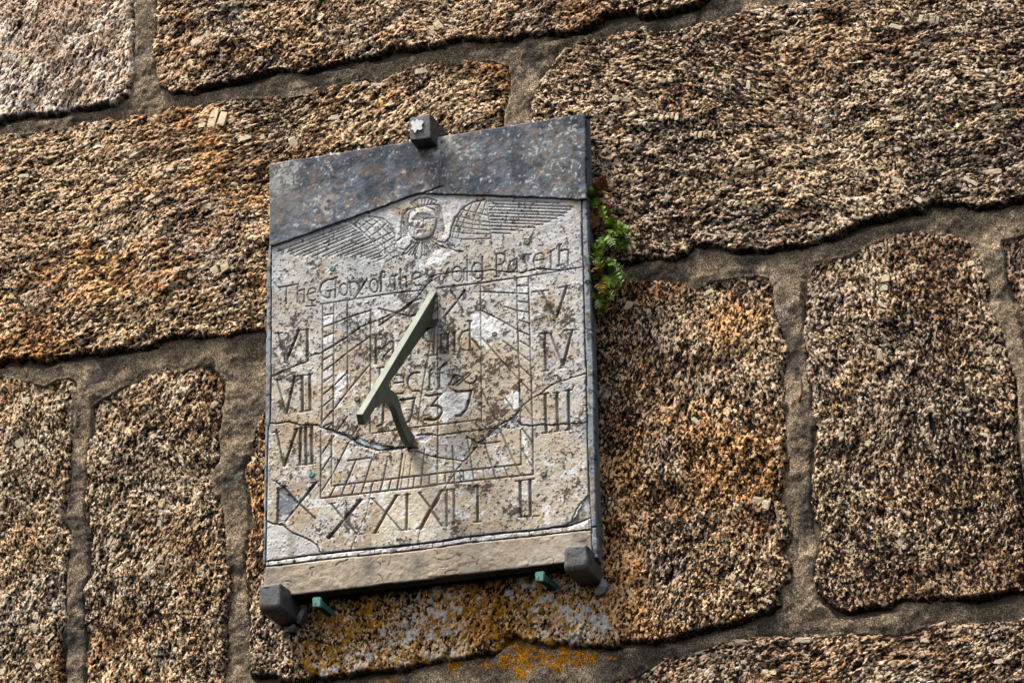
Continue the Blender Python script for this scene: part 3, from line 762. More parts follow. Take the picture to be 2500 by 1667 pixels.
sp = .00115
X, Z = np.meshgrid(np.arange(-.004, W_ + .006, sp), np.arange(Z0 + .035, Z0 + .80, sp))
gx0, gz0 = X[0, 0], Z[0, 0]
depth = np.zeros(X.shape, np.float32); dirt = np.zeros(X.shape, np.float32); rustm = np.zeros(X.shape, np.float32)
def window(pts, m):
    i0 = max(0, int((pts[:, 1].min() - m - gz0) / sp)); i1 = min(X.shape[0], int((pts[:, 1].max() + m - gz0) / sp) + 2)
    j0 = max(0, int((pts[:, 0].min() - m - gx0) / sp)); j1 = min(X.shape[1], int((pts[:, 0].max() + m - gx0) / sp) + 2)
    return slice(i0, i1), slice(j0, j1)
for pts, wd, dp, kind in ST:
    w2 = wd * .001 / 2
    sl_ = window(pts, w2 + .004)
    xx, zz = X[sl_], Z[sl_]
    if xx.size == 0: continue
    d = pdist(xx, zz, pts)
    wear = .72 + .45 * noise(xx * 45, zz * 45, 400)
    g_ = np.clip(1.0 - d / (w2 + .00075), 0, 1)
    depth[sl_] = np.maximum(depth[sl_], np.sqrt(g_) * dp * .0015 * wear)
    e = sstep(w2 + .0012, w2 * .55, d) * np.clip(wear, 0, 1)
    if kind == 2: rustm[sl_] = np.maximum(rustm[sl_], e)
    elif kind == 3: dirt[sl_] = np.maximum(dirt[sl_], e * .42)
    elif kind == 1: rustm[sl_] = np.maximum(rustm[sl_], e * .45); dirt[sl_] = np.maximum(dirt[sl_], e * .6)
    else: dirt[sl_] = np.maximum(dirt[sl_], e)
crk = np.zeros(X.shape, np.float32)
for pts, wd, dp in CRACK:
    sl_ = window(pts, .008)
    xx, zz = X[sl_] + (fbm(X[sl_] * 160, Z[sl_] * 160, 420, 3) - .5) * .004, Z[sl_] + (fbm(X[sl_] * 160, Z[sl_] * 160, 421, 3) - .5) * .004
    d = pdist(xx, zz, pts)
    w2 = wd * .001 / 2 * (.3 + .9 * noise(X[sl_] * 60, Z[sl_] * 60, 425))
    g_ = np.clip(1.0 - d / (w2 + .0008), 0, 1)
    depth[sl_] = np.maximum(depth[sl_], g_ ** .6 * dp * .0011)
    crk[sl_] = np.maximum(crk[sl_], sstep(w2 + .001, w2 * .2, d))

def pm(z, txt, rough=.004, s=500):            # soft patch mask from a traced outline
    p = dz(z, P_(txt))
    m = np.zeros(X.shape, np.float32)
    sl_ = window(p, .02)
    xx, zz = X[sl_], Z[sl_]
    d = sdist(xx, zz, p) + (fbm(xx * 110, zz * 110, s, 4) - .5) * rough * 4
    m[sl_] = sstep(-.0006, .0008, d)
    return m
def blob(px, py, r):
    c = at(px, py, YF)
    return np.exp(-((X - c[0]) ** 2 + (Z - c[2]) ** 2) / (2 * (r / 1250.) ** 2)).astype(np.float32)

n_lo = fbm(X * 9, Z * 9, 501, 6, .6); n_md = fbm(X * 32, Z * 32, 502, 5, .7); n_hi = fbm(X * 140, Z * 140, 503, 4, .7); n_f = fbm(X * 380, Z * 380, 504, 3)
cream = np.array((.56, .47, .345), np.float32); pale = np.array((.68, .635, .55), np.float32); tan = np.array((.43, .315, .195), np.float32)
grey = np.array((.40, .405, .41), np.float32); lgrey = np.array((.64, .65, .655), np.float32); blue = np.array((.27, .30, .34), np.float32)
white = np.array((.86, .86, .84), np.float32); darkb = np.array((.055, .038, .028), np.float32); slate = np.array((.20, .215, .235), np.float32)
def lay(C, f, c): 
    f = np.clip(f, 0, 1)[..., None]
    return C * (1 - f) + np.asarray(c, np.float32) * f
zz_ = (Z - Z0) / H_
upper = sstep(.45, .80, zz_ + (n_lo - .5) * .6)                       # cool grey upper part, warm stained lower part
right = sstep(.50, .62, X + (n_lo - .5) * .3)
C = np.ones(X.shape + (3,), np.float32) * cream
C = lay(C, sstep(.38, .62, n_lo) * .75, pale)
C = lay(C, sstep(.46, .66, n_md) * .55, tan)
C = lay(C, upper * .85, lgrey * .93)
C = lay(C, upper * sstep(.44, .62, n_md) * .5, grey)
C = lay(C, upper * sstep(.52, .68, fbm(X * 15, Z * 15, 510, 6, .65)) * .5, cream)
C = lay(C, right * .6 * sstep(.35, .60, n_md), lgrey)
C = lay(C, sstep(.52, .68, fbm(X * 48, Z * 48, 512, 5, .7)) * .35, blue * 1.3)
C = lay(C, sstep(.56, .72, fbm(X * 22, Z * 22, 513, 6, .65)) * .45, (.46, .28, .12))
# clean water-washed run below the foot of the gnomon
wash = pm('5', '1040,520 1250,200 1340,200 1568,300 1568,900 1100,930 1000,860', .010) + pm('6', '0,200 130,300 120,520 60,700 0,900 -60,600', .008)
C = lay(C, wash * .75, (.70, .62, .47))
C = lay(C, pm('5', '1000,560 900,880 830,1010 1000,990 1110,700 1040,540', .006) * .6, tan)
C = lay(C, pm('3', '430,80 300,200 250,400 420,420 560,330 560,120', .02) * .3, tan)
C = lay(C, blob(1060, 1135, 10) * .6, (.06, .055, .05))  # faint gnomon shadow by its foot, painted into the face colour
C = lay(C, pm('6', '150,470 720,400 900,480 700,860 250,870', .02) * .4, tan)
C = lay(C, pm('6', '900,60 1330,60 1330,560 1100,760 900,740', .02) * .5, (.60, .53, .42))
# repairs and spalled hollows
hollow = pm('5', '205,490 250,485 300,545 378,622 262,772 200,788', .002)
patch1 = pm('4', '455,1440 540,1370 640,1330 745,1262 770,1330 770,1372 640,1380 500,1460', .004)
patch2 = pm('3', '590,1372 700,1400 830,1440 1000,1500 1200,1545 1280,1545 1060,1568 900,1540 760,1470 640,1410', .004)
patch3 = pm('c', '270,90 350,80 410,95 380,130 300,150', .004)
patch4 = pm('c', '470,90 690,62 735,130 750,270 700,325 610,310 520,305 455,290', .003)
corner = pm('6', '1352,560 1290,622 1215,790 1290,780 1368,740 1366,640', .003)
C = lay(C, hollow, slate * 1.15); C = lay(C, patch1 * .9, slate * 1.5); C = lay(C, patch2 * .85, slate * 1.6); C = lay(C, patch3, slate * 1.6)
C = lay(C, patch4 * .75, (.42, .43, .42)); C = lay(C, corner * .9, (.45, .46, .47))
C = lay(C, patch1 * sstep(.52, .58, fbm(X * 90, Z * 90, 530)), (.75, .75, .72))
C = lay(C, corner * sstep(.48, .58, fbm(X * 60, Z * 60, 531)) * .8, (.32, .22, .07))
C = lay(C, pm('6', '1352,560 1300,640 1240,700 1300,690 1355,640', .002) * .9, (.50, .52, .54))
# white crusts
wh = np.zeros(X.shape, np.float32)
for z, t in (('4', '355,420 430,395 560,450 630,520 610,600 520,620 500,700 420,700 345,560'), ('4', '70,1080 330,1070 320,1180 260,1270 120,1330 80,1240'),
             ('4', '90,860 160,850 150,1020 90,1000'), ('2', '110,880 270,850 230,940 130,1180'), ('3', '680,960 790,900 800,1000 700,1140'), ('4', '640,1110 760,1080 765,1200 720,1240'),
             ('w', '780,860 900,700 1100,690 960,880'), ('4', '750,172 835,170 835,232 750,232'), ('3', '595,430 678,410 678,480 597,510'), ('3', '595,610 678,575 678,650 597,695'),
             ('3', '1045,390 1095,380 1090,450 1045,450'), ('6', '790,20 870,330 800,200'), ('2', '300,170 430,170 360,330')):
    wh = np.maximum(wh, pm(z, t, .006, 540 + len(t)))
C = C * .97
C = lay(C, wh * sstep(.30, .44, n_hi + .1 * n_f) * .95, white)
C = lay(C, sstep(.52, .66, fbm(X * 75, Z * 75, 551, 4, .7)) * sstep(.42, .60, fbm(X * 12, Z * 12, 552)) * .75, white * .93)
# dark brown and black crusts, in clusters of fine specks
SP = [(870, 690, 20), (985, 700, 25), (1040, 660, 22), (1000, 640, 20), (1250, 630, 32), (1270, 600, 20), (1010, 545, 14), (860, 770, 22), (850, 830, 20), (930, 860, 26), (900, 860, 24), (700, 790, 25),
      (690, 850, 30), (730, 860, 22), (1020, 735, 28), (1100, 720, 30), (1180, 740, 28), (1080, 800, 40), (1120, 870, 45), (1190, 900, 40), (1210, 960, 42), (1240, 870, 22), (1330, 760, 28), (1380, 770, 22),
      (1310, 840, 16), (1340, 860, 16), (1400, 880, 18), (1330, 920, 20), (1300, 830, 10), (1360, 920, 12), (1200, 1010, 35), (1150, 960, 30), (1000, 880, 25), (950, 1050, 45), (870, 1035, 30), (1000, 1030, 25),
      (700, 930, 26), (700, 980, 22), (700, 1170, 20), (720, 1090, 18), (790, 1130, 10), (840, 1270, 30), (790, 1300, 20), (990, 1315, 22), (1060, 1250, 8), (1250, 1240, 25), (1255, 1280, 22), (1190, 1190, 14), (1110, 1290, 20),
      (1250, 1100, 18), (1110, 1190, 10), (1150, 1185, 16), (1320, 1230, 14), (1380, 1200, 14), (1410, 1180, 14), (1420, 1030, 16), (1310, 1280, 8), (760, 650, 18), (1070, 620, 25), (960, 610, 12), (870, 545, 8), (1120, 1175, 12), (1150, 1080, 12), (1100, 830, 30), (1160, 830, 20)]
dens = np.zeros(X.shape, np.float32)
for a_, b_, r_ in SP: dens = np.maximum(dens, blob(a_, b_, r_ * .8))
mid = np.clip(1.2 - np.abs(zz_ - .53) * 3.2, 0, 1)
v1, v2, vc = vor(X * 260, Z * 260, 555)
cl = sstep(.50, .66, fbm(X * 22, Z * 22, 560, 5, .65))
cl2 = sstep(.44, .60, fbm(X * 75, Z * 75, 561, 4, .7))
sel = (dens * 1.0 + mid * .16 + cl * (.10 + .20 * mid)) * (.10 + 1.2 * cl2)
fs_ = fbm(X * 190, Z * 190, 562, 3, .75)
dk = sstep(.675, .735, fs_ + np.minimum(sel, 1.1) * .27 + (n_f - .5) * .14) 
dk = np.maximum(dk, (vc < sel * .45) * sstep(.62, .30, v1) * .9)
dk = np.clip(dk, 0, 1) * (1 - wash * .6) * (1 - .6 * wh) * (1 - .9 * hollow)
C = lay(C, dk * .9, darkb)
# pits and engraved lines hold dirt, rust weeps from the iron-stained cuts
C = lay(C, dirt * (.78 - .20 * upper), (.070, .055, .040))
C = lay(C, rustm * .85, (.20, .072, .030))
edge_d = pdist(X, Z, plate_poly, True)
C = lay(C, sstep(.012, .001, edge_d) * .45 * sstep(.4, .55, n_md), blue)

rel = (n_lo - .5) * .0016 + (n_md - .5) * .0012 + (n_hi - .5) * .0009 + (n_f - .5) * .0006
rel = rel + wh * .0005 * n_hi * 1.5 + dk * .0005
rel = rel - hollow * .0028 - patch1 * .0018 - patch2 * .0018 - corner * .003 - patch3 * .001 + (upper * 0)
rel = rel + patch1 * sstep(.52, .58, fbm(X * 90, Z * 90, 530)) * .0015
# low relief of the carved head
fc = at(*zp('w', [(778, 415)])[0], YF)
ell = ((X - fc[0]) / .028) ** 2 + ((Z - fc[2]) / .034) ** 2
rel = rel + .0032 * np.sqrt(np.clip(1 - ell, 0, 1))
brow = pm('w', '680,372 700,330 730,308 790,300 870,318 908,345 860,352 800,372 740,368', .001)
C = lay(C, brow * .85, (.17, .165, .16)); rel = rel - brow * .0008
for (a_, b_, r_, q) in ((795, 420, 14, .0016), (790, 505, 26, .0008), (780, 545, 30, .0012), (700, 470, 26, .0007), (870, 470, 26, .0007)):
    c = at(*zp('w', [(a_, b_)])[0], YF); rel = rel + q * np.exp(-((X - c[0]) ** 2 + (Z - c[2]) ** 2) / (2 * (r_ / 4.2764 / 1250) ** 2))
Y = YF - rel - .0010 + depth
rim = sstep(.0022, .0002, edge_d)
Y = Y + rim * .0008

# which piece does a spot belong to?
def px_poly(*parts):
    out = []
    for z, t in parts: out += zp(z, P_(t))
    return xz(out, YF)
inplate = inside(X, Z, plate_poly)
top_poly = px_poly(('s', '560,300 1500,300 1500,655'), ('4', '1290,-60'), ('2', '1100,1430 940,1415 780,1450 580,1440 540,1425 440,1440 220,1442 60,1468 0,1490'), ('3', '1500,130 1440,205 1370,290 1270,360 1200,400 1080,450 1000,480 910,515 850,570 690,660 580,735 480,765 440,815 360,845 280,880 205,918 150,940 0,1000'))
mid_poly = px_poly(('s', '560,300 1500,300'), ('4', '1450,880 1325,915 1200,950 1150,972 1080,985 980,1050 930,1095 870,1118 800,1178 765,1215 700,1290 640,1320 560,1370 480,1450'), ('c', '725,95 700,55 520,80 450,86 350,75 260,85'), ('3', '1380,1545 1280,1540 1200,1548 1060,1566 1000,1548 900,1512 860,1490 780,1440 700,1410 580,1370 540,1352 400,1350 300,1322 200,1336 0,1330'))
wed_poly = px_poly(('s', '560,300 1500,300'), ('4', '1450,1330 1220,1338 1100,1345 1030,1355 960,1345 870,1358 780,1352 765,1260'), ('4', '765,1215 0,1215'))
cor_poly = px_poly(('5', '0,772 112,772 150,790 190,795 240,800 300,855 340,875 400,902 480,935 530,975 570,1050 560,1200 0,1300'))
pid = np.full(X.shape, 3)
pid[inside(X, Z, cor_poly)] = 4
pid[inside(X, Z, wed_poly) & (X > at(*zp('4', [(765, 1215)])[0], YF)[0])] = 2
pid[inside(X, Z, mid_poly)] = 1
pid[inside(X, Z, top_poly)] = 0
LBL = ['upper piece of the dial face with winged head and inscription', 'middle piece of the dial face with the maker and the year 1737', 'wedge of the dial face carrying the numeral III',
       'lower piece of the dial face with the numerals VIII to II', 'plain triangular corner piece of the dial face']
C = lay(C, (pid == 4) * 1.0, np.array((.60, .585, .55), np.float32) * (.82 + .35 * n_md)[..., None])
C = lay(C, (pid == 4) * sstep(.012, .004, np.abs(X - at(*zp('5', [(320, 950)])[0], YF)[0])) * .45, (.22, .17, .12))
C = lay(C, crk * .62, (.06, .05, .04))
cc = lambda m: m[:-1, :-1] & m[1:, 1:] & m[1:, :-1] & m[:-1, 1:]
for k in range(5):
    cm = cc(inplate) & (pid[:-1, :-1] == k)
    yk = Y + (0, .0004, .0002, .0006, .0014)[k]
    me = grid_mesh('face_piece', X - DOFF[0], yk, Z - DOFF[2], inplate, {'Col': ('C', C)}, cellmask=cm, skirt=.006)
    o = link('face_piece', me, M_PLATE, dial); o['label'] = LBL[k]

# header, backing slab, edge strips, mortar bed and sill: finely worked slabs built from a grid as well
def slab(name, poly, yfront, thick, colfn, mat, sp=.0016, relf=1.0, bev=.0025, label=None, offs=DOFF, parent=None):
    x0, z0 = poly.min(0); x1, z1 = poly.max(0)
    Xs, Zs = np.meshgrid(np.arange(x0 - sp, x1 + 2 * sp, sp), np.arange(z0 - sp, z1 + 2 * sp, sp))
    d = sdist(Xs, Zs, poly) + (fbm(Xs * 70, Zs * 70, 601, 3) - .5) * .0022
    m = d > 0
    r = ((fbm(Xs * 20, Zs * 20, 602) - .5) * .0016 + (fbm(Xs * 90, Zs * 90, 603) - .5) * .0011 + (fbm(Xs * 300, Zs * 300, 604, 2) - .5) * .0006) * relf
    edge = np.clip(1 - d / bev, 0, 1) ** 2 * bev * .8
    Cs, extra = colfn(Xs, Zs, d)
    Ys = yfront - r + edge + extra
    me = grid_mesh(name, Xs - offs[0], Ys, Zs - offs[2], m, {'Col': ('C', Cs)}, skirt=thick)
    return link(name, me, mat, parent or dial, label=label)

def c_header(x, z, d):
    a = fbm(x * 24, z * 24, 610, 6, .65); b = fbm(x * 90, z * 90, 611, 4, .75); c = fbm(x * 11, z * 11, 612, 5, .6); e = fbm(x * 230, z * 230, 613, 3)
    C = np.ones(x.shape + (3,), np.float32) * np.array((.070, .083, .105), np.float32)
    C = lay(C, sstep(.42, .62, a) * .75, (.165, .195, .24)); C = lay(C, sstep(.46, .66, c) * .6, (.19, .18, .145))
    C = lay(C, sstep(.46, .66, b) * .65 * sstep(.36, .60, c), (.27, .29, .32)); C = lay(C, sstep(.54, .66, fbm(x * 110 + 5, z * 110, 614, 4, .7)) * sstep(.4, .55, a) * .6, (.26, .17, .10))
    C = lay(C, sstep(.64, .72, fbm(x * 150, z * 150, 615, 3, .75) + (c - .5) * .3) * .7, (.62, .62, .61)); C = lay(C, sstep(.54, .70, fbm(x * 60, z * 60, 616, 5, .7)) * .6, (.05, .05, .055))
    C = lay(C, sstep(.58, .70, fbm(x * 36, z * 36, 617, 5, .65)) * .4, (.22, .155, .13))
    def bl(px, py, r):
        q = at(px, py, YF); return np.exp(-((x - q[0]) ** 2 + (z - q[2]) ** 2) / (2 * (r / 1250.) ** 2))
    C = lay(C, (bl(1077, 350, 16) + bl(1065, 372, 10)) * sstep(.36, .5, b) * 1.1, (.62, .62, .58))
    C = lay(C, (bl(690, 435, 22)) * sstep(.42, .56, b) * .9, (.48, .48, .48))
    C = lay(C, bl(800, 510, 18) * sstep(.45, .55, b) * .9, (.50, .45, .42))
    C = lay(C, bl(1410, 300, 26) * sstep(.40, .52, b), (.03, .03, .03))
    C = lay(C, bl(690, 500, 35) * .45, (.22, .21, .155))
    C = C * (.75 + .5 * e)[..., None]
    return C, 0
crack_h = dz('w', P_('800,95 850,85 930,52 1000,30'))
def c_header2(x, z, d):
    C, e = c_header(x, z, d)
    q = pdist(x, z, crack_h); C = lay(C, sstep(.0022, .0006, q), (.02, .018, .015))
    return C, .002 * sstep(.0022, .0004, q)
head = xz([(656.5, 402), (661, 398.5), (1426, 277), (1430.5, 281)] + zp('2', P_('1325,300 1330,600 1335,825')) + EDGE_T[::-1] + zp('1', P_('128,1222')), YF - .005)
slab('header_slab', head, YF - .0052, .012, c_header2, M_PLATE, sp=.0016, label='blue-grey slate header cut to a low gable')

def c_back(x, z, d):
    a = fbm(x * 40, z * 40, 620, 5); b = fbm(x * 130, z * 130, 621, 4)
    C = np.ones(x.shape + (3,), np.float32) * np.array((.23, .26, .30), np.float32)
    C = lay(C, sstep(.45, .6, a) * .7, (.36, .38, .40)); C = lay(C, sstep(.56, .62, b) * .8, (.06, .055, .055)); C = lay(C, sstep(.60, .66, fbm(x * 70, z * 70, 622)) * .6, (.34, .25, .17))
    return C, 0
BL, BR, TR, TL = (641, 1462), (1458.5, 1364), (1430, 278), (656.5, 400)
backp = xz([TL, TR, BR, BL], YF)
# backing slab: bevelled box under everything
def extr(name, poly, y0, y1, mat, parent, offs, bevel=.003, label=None, seg=2):
    n = len(poly)
    V = [(p[0] - offs[0], y0, p[1] - offs[2]) for p in poly] + [(p[0] - offs[0], y1, p[1] - offs[2]) for p in poly]
    F = [tuple(range(n)), tuple(range(2 * n - 1, n - 1, -1))] + [(i, i + n, (i + 1) % n + n, (i + 1) % n) for i in range(n)]
    me = quick_mesh(name, V, F)
    import bmesh
    bm = bmesh.new(); bm.from_mesh(me)
    bmesh.ops.recalc_face_normals(bm, faces=bm.faces[:])
    bmesh.ops.bevel(bm, geom=bm.edges[:], offset=bevel, segments=seg, profile=.6, affect='EDGES')
    bm.to_mesh(me); bm.free()
    return link(name, me, mat, parent, label=label)
M_BACK = patchy('backing_slate', [(.07, .078, .088), (.15, .16, .175), (.26, .27, .28), (.10, .095, .09)], 40, 0.65, 0.35, 0.0015)
shrink = backp.copy(); shrink[:, 0] += np.array([.0008, -.0008, -.0008, .0008]); shrink[:, 1] += np.array([-.0008, -.0008, .0008, .0008])
extr('backing_slab', shrink, YF + .0040, -.026, M_BACK, dial, DOFF, .003)
# edge strips left and right
def strip(o_pts, i_pts, yf, name='edge_strip', th=.010):
    return slab(name, xz(o_pts + i_pts[::-1], YF), yf, th, c_back, M_PLATE, sp=.0015, bev=.0018)
OL = zp('1', P_('128,1224')) + zp('3', P_('110,0 102,700 96,1300')) + zp('5', P_('95,0 85,600 75,1150'))
IL = zp('1', P_('156,1226')) + zp('3', P_('147,0 146,900 138,1300')) + zp('5', P_('120,0 110,500 98,1112 99,1150'))
strip(OL, IL, YF - .0002)
OR = zp('2', P_('1336,832 1345,1200')) + zp('4', P_('1362,0 1375,500 1388,900 1400,1568')) + zp('6', P_('1402,200 1412,820'))
IR = zp('2', P_('1294,833 1296,1200')) + zp('4', P_('1306,0 1318,500 1331,900 1339,1400')) + zp('6', P_('1346,200 1356,550 1374,820'))
strip(OR, IR, YF - .0002)
strip(zp('6', P_('1413,825 1430,1085 1400,1093')), zp('6', P_('1375,825 1380,1030 1388,1090')), YF - .0004)

# crumbling white lime mortar along the bottom edge
def c_lime(x, z, d):
    a = fbm(x * 90, z * 90, 630, 4)
    q = noise(x * 38 + fbm(x * 60, z * 60, 631) * 2, z * 0 + 3, 632)
    C = np.ones(x.shape + (3,), np.float32) * np.array((.78, .75, .71), np.float32)
    C = lay(C, sstep(.54, .68, a) * .7, (.40, .32, .24)); C = lay(C, sstep(.64, .70, fbm(x * 200, z * 200, 633)) * .7, (.10, .07, .05))
    cr = np.abs(((x * 22 + .25 * np.sin(x * 61) + .3 * np.sin(x * 23)) % 1) - .5) + (a - .5) * .12
    g = sstep(.03, .01, cr) * (noise(x * 90, z * 90, 639) > .3)
    C = lay(C, g, (.05, .04, .03))
    return C, g * .0015 + (fbm(x * 120, z * 120, 634, 3) - .5) * .0022
limeT = zp('5', P_('104,1120 300,1092 555,1056 850,1026 1200,993 1568,953')) + zp('6', P_('300,913 600,880 870,856 1180,817 1250,795 1366,745'))
limeB = zp('5', P_('100,1155 300,1135 560,1100 850,1070 1200,1035 1568,993')) + zp('6', P_('300,955 600,925 870,897 1180,862 1368,842'))
slab('lime_bed', xz(limeT + limeB[::-1], YF), YF + .0004, .005, c_lime, M_PLATE, sp=.0013, bev=.0018, label='cracked white lime mortar between face and sill')

def c_sill(x, z, d):
    a = fbm(x * 14, z * 20, 640, 5); b = fbm(x * 60, z * 60, 641, 4)
    C = np.ones(x.shape + (3,), np.float32) * np.array((.46, .385, .29), np.float32)
    C = lay(C, sstep(.45, .62, a) * .7, (.56, .50, .41)); C = lay(C, sstep(.54, .64, b) * .4, (.33, .27, .20))
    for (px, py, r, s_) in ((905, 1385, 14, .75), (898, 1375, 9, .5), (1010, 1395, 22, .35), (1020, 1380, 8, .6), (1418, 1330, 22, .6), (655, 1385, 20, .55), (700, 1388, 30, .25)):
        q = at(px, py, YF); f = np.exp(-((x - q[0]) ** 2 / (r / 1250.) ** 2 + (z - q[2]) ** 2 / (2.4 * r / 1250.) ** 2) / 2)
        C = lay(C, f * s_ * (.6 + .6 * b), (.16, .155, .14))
    C = lay(C, sstep(.76, .84, fbm(x * 170, z * 170, 642, 2)) * .8, (.30, .14, .05)); C = lay(C, sstep(.90, .96, noise(x * 230, z * 230, 643)) * .5, (.16, .10, .06))
    ct = fbm(x * 16, z * 34, 644, 3); g = sstep(.010, .003, np.abs(ct - .5)) * sstep(.46, .58, fbm(x * 26, z * 40, 645, 3))
    C = lay(C, g * .6, (.12, .095, .07))
    return C, g * .0010 - (ct > .5) * .0006 * sstep(.46, .58, fbm(x * 26, z * 40, 645, 3))
silT = zp('5', P_('99,1160 300,1140 560,1105 850,1075 1200,1040 1568,998')) + zp('6', P_('300,960 600,930 870,902 1180,867 1372,847'))
silB = zp('6', P_('1380,1040 1400,1130 1135,1132 800,1170 400,1215 0,1262')) + zp('5', P_('1568,1262 1200,1300 800,1350 310,1408 80,1440 78,1290'))
slab('sill', xz(silT + silB, YF), YF - .0006, .010, c_sill, M_PLATE, sp=.0014, bev=.003, label='cream marble sill along the foot of the dial')

# brass screw plugs
def disc(px, py, r, mat, lab=None):
    c = at(px, py, YF)
    V = [(0, 0, 0)]; F = []; n = 20
    prof = ((r * .55, -.0012), (r * .8, -.0016), (r * .86, -.0006), (r, -.0010), (r * 1.05, .002))
    V[0] = (0, -.0009, 0)
    for rr, y in prof:
        for k in range(n): V.append((rr * math.cos(k / n * 6.2832), y, rr * math.sin(k / n * 6.2832)))
    for k in range(n): F.append((0, 1 + (k + 1) % n, 1 + k))
    for q in range(len(prof) - 1):
        for k in range(n):
            a = 1 + q * n + k; b = 1 + q * n + (k + 1) % n
            F.append((a, b, b + n, a + n))
    o = link('screw', quick_mesh('screw', V, F, True), mat, dial)
    o.location = (c[0] - DOFF[0], YF - .0010, c[2] - DOFF[2]); o.rotation_euler = (0, random.random() * 3, 0)
    return o
for px, py, r, m_ in ((812.3, 656, .0058, M_COPPER), (1287.6, 592, .0050, M_BRASS), (872.6, 973.5, .0054, M_BRASS), (1207.8, 815.5, .0048, M_BRASS), (761.5, 1158.5, .0056, M_COPPER), (1327.8, 1156.8, .0056, M_BRASS)):
    disc(px, py, r, m_)

# ------------------------------------------------------------------ gnomon
def V3(px, py, y): return at(px, py, y)
root = at(1066, 712, YF); foot = at(1008, 1100, YF)
tip_px = (885.5, 1011)                       # outer ridge end of the style
o_ = np.array([0, -1.0, 0]); s_ = foot - root; s_ /= np.linalg.norm(s_)
nrm = np.cross(s_, o_); nrm /= np.linalg.norm(nrm)
if nrm[0] < 0: nrm = -nrm                     # points to the right
TH = .0125
def side(pts): return [at_plane(a, b, root, nrm) for a, b in pts]
def plate3(name, px, mat, parent, bev=.0012, th=TH, shift=0.0):
    pts = side(px); n = len(pts)
    V = [tuple(p - DOFF + nrm * shift) for p in pts] + [tuple(p - DOFF - nrm * (th - shift)) for p in pts]
    me = bpy.data.meshes.new(name)
    import bmesh
    bm = bmesh.new()
    vs = [bm.verts.new(v) for v in V]
    bm.faces.new(vs[:n]); bm.faces.new(vs[n:][::-1])
    for i in range(n): bm.faces.new((vs[i], vs[i + n], vs[(i + 1) % n + n], vs[(i + 1) % n]))
    bmesh.ops.recalc_face_normals(bm, faces=bm.faces[:])
    es = [e for e in bm.edges if e.calc_face_angle(0) > .4]
    bmesh.ops.bevel(bm, geom=es, offset=bev, segments=2, profile=.6, affect='EDGES')
    bm.to_mesh(me); bm.free()
    return link(name, me, mat, parent)
gn = thing('gnomon', tuple(DOFF), 'x', 'x'); del gn['label']; del gn['category']
gn.parent = dial; gn.location = (0, 0, 0)
style_px = zp('3', P_('1556,206 925,1258 942,1352 1042,1193 1060,1170 1150,1000 1290,800 1430,600 1500,470 1530,360')) 
plate3('style', style_px, M_BRONZE, gn)
def smooth_px(pts, n=6):
    out = []
    m = len(pts)
    for i in range(m - 1):
        p0 = pts[max(0, i - 1)]; p1 = pts[i]; p2 = pts[i + 1]; p3 = pts[min(m - 1, i + 2)]
        for k in range(n):
            t = k / n
            out.append(tuple(.5 * (2 * b + (c - a) * t + (2 * a - 5 * b + 4 * c - d) * t * t + (3 * b - a - 3 * c + d) * t ** 3) for a, b, c, d in zip(p0, p1, p2, p3)))
    return out + [pts[-1]]
outer = smooth_px(zp('3', P_('1152,995 1160,1040 1212,1082 1242,1150 1270,1250 1310,1350 1360,1430 1388,1475 1386,1530')), 5)
inner = smooth_px(zp('3', P_('1372,1560 1330,1520 1285,1430 1245,1330 1215,1235 1180,1175 1125,1153 1085,1172 1062,1196')), 5)
plate3('strut', outer + inner + zp('3', P_('1042,1205 1030,1180 1100,1050')), M_BRONZE, gn, th=TH * .96, shift=-.0003)
plate3('root_foot', zp('3', P_('1440,560 1468,520 1515,522 1530,400 1540,300 1490,430')), M_BRONZE, gn, th=TH * .9, shift=-.0006)

# ------------------------------------------------------------------ slate support blocks
def box_block(name, front_px, yf, yb, mat, label, bev=.004, group='slate blocks gripping the sundial', chamfer=0.0, cat='bracket'):
    import bmesh
    pts = [at(a, b, yf) for a, b in front_px]
    c = sum(pts) / 4
    V = [tuple(p - c) for p in pts] + [(p[0] - c[0], yb - c[1], p[2] - c[2]) for p in pts]
    me = bpy.data.meshes.new(name); bm = bmesh.new()
    vs = [bm.verts.new(v) for v in V]
    bm.faces.new(vs[:4]); bm.faces.new(vs[4:][::-1])
    for i in range(4): bm.faces.new((vs[i], vs[i + 4], vs[(i + 1) % 4 + 4], vs[(i + 1) % 4]))
    bmesh.ops.recalc_face_normals(bm, faces=bm.faces[:])
    if chamfer:
        e = [e for e in bm.edges if all(abs(v.co.y) < 1e-4 for v in e.verts) and sum(v.co.z for v in e.verts) < 0 and abs(e.verts[0].co.z - e.verts[1].co.z) < .012]
        bmesh.ops.bevel(bm, geom=e, offset=chamfer, segments=5, profile=.5, affect='EDGES')
    bmesh.ops.bevel(bm, geom=[e for e in bm.edges if e.calc_face_angle(0) > .5], offset=bev, segments=3, profile=.6, affect='EDGES')
    bmesh.ops.triangulate(bm, faces=bm.faces[:])
    for _ in range(4):
        le = [e for e in bm.edges if e.calc_length() > .006]
        if le: bmesh.ops.subdivide_edges(bm, edges=le, cuts=1)
    P3 = np.array([v.co[:] for v in bm.verts]) + c
    dn = (fbm(P3[:, 0] * 70 + P3[:, 1] * 57, P3[:, 2] * 70 - P3[:, 1] * 49, 700, 4) - .5) * .0030 + (fbm(P3[:, 0] * 14 + P3[:, 1] * 9, P3[:, 2] * 14, 701, 2) - .5) * .003
    bm.normal_update()
    for v, q in zip(bm.verts, dn): v.co += v.normal * float(q)
    bm.to_mesh(me); bm.free()
    me.polygons.foreach_set('use_smooth', [True] * len(me.polygons))
    return link(name, me, mat, None, label, cat, group).__setattr__('location', c)
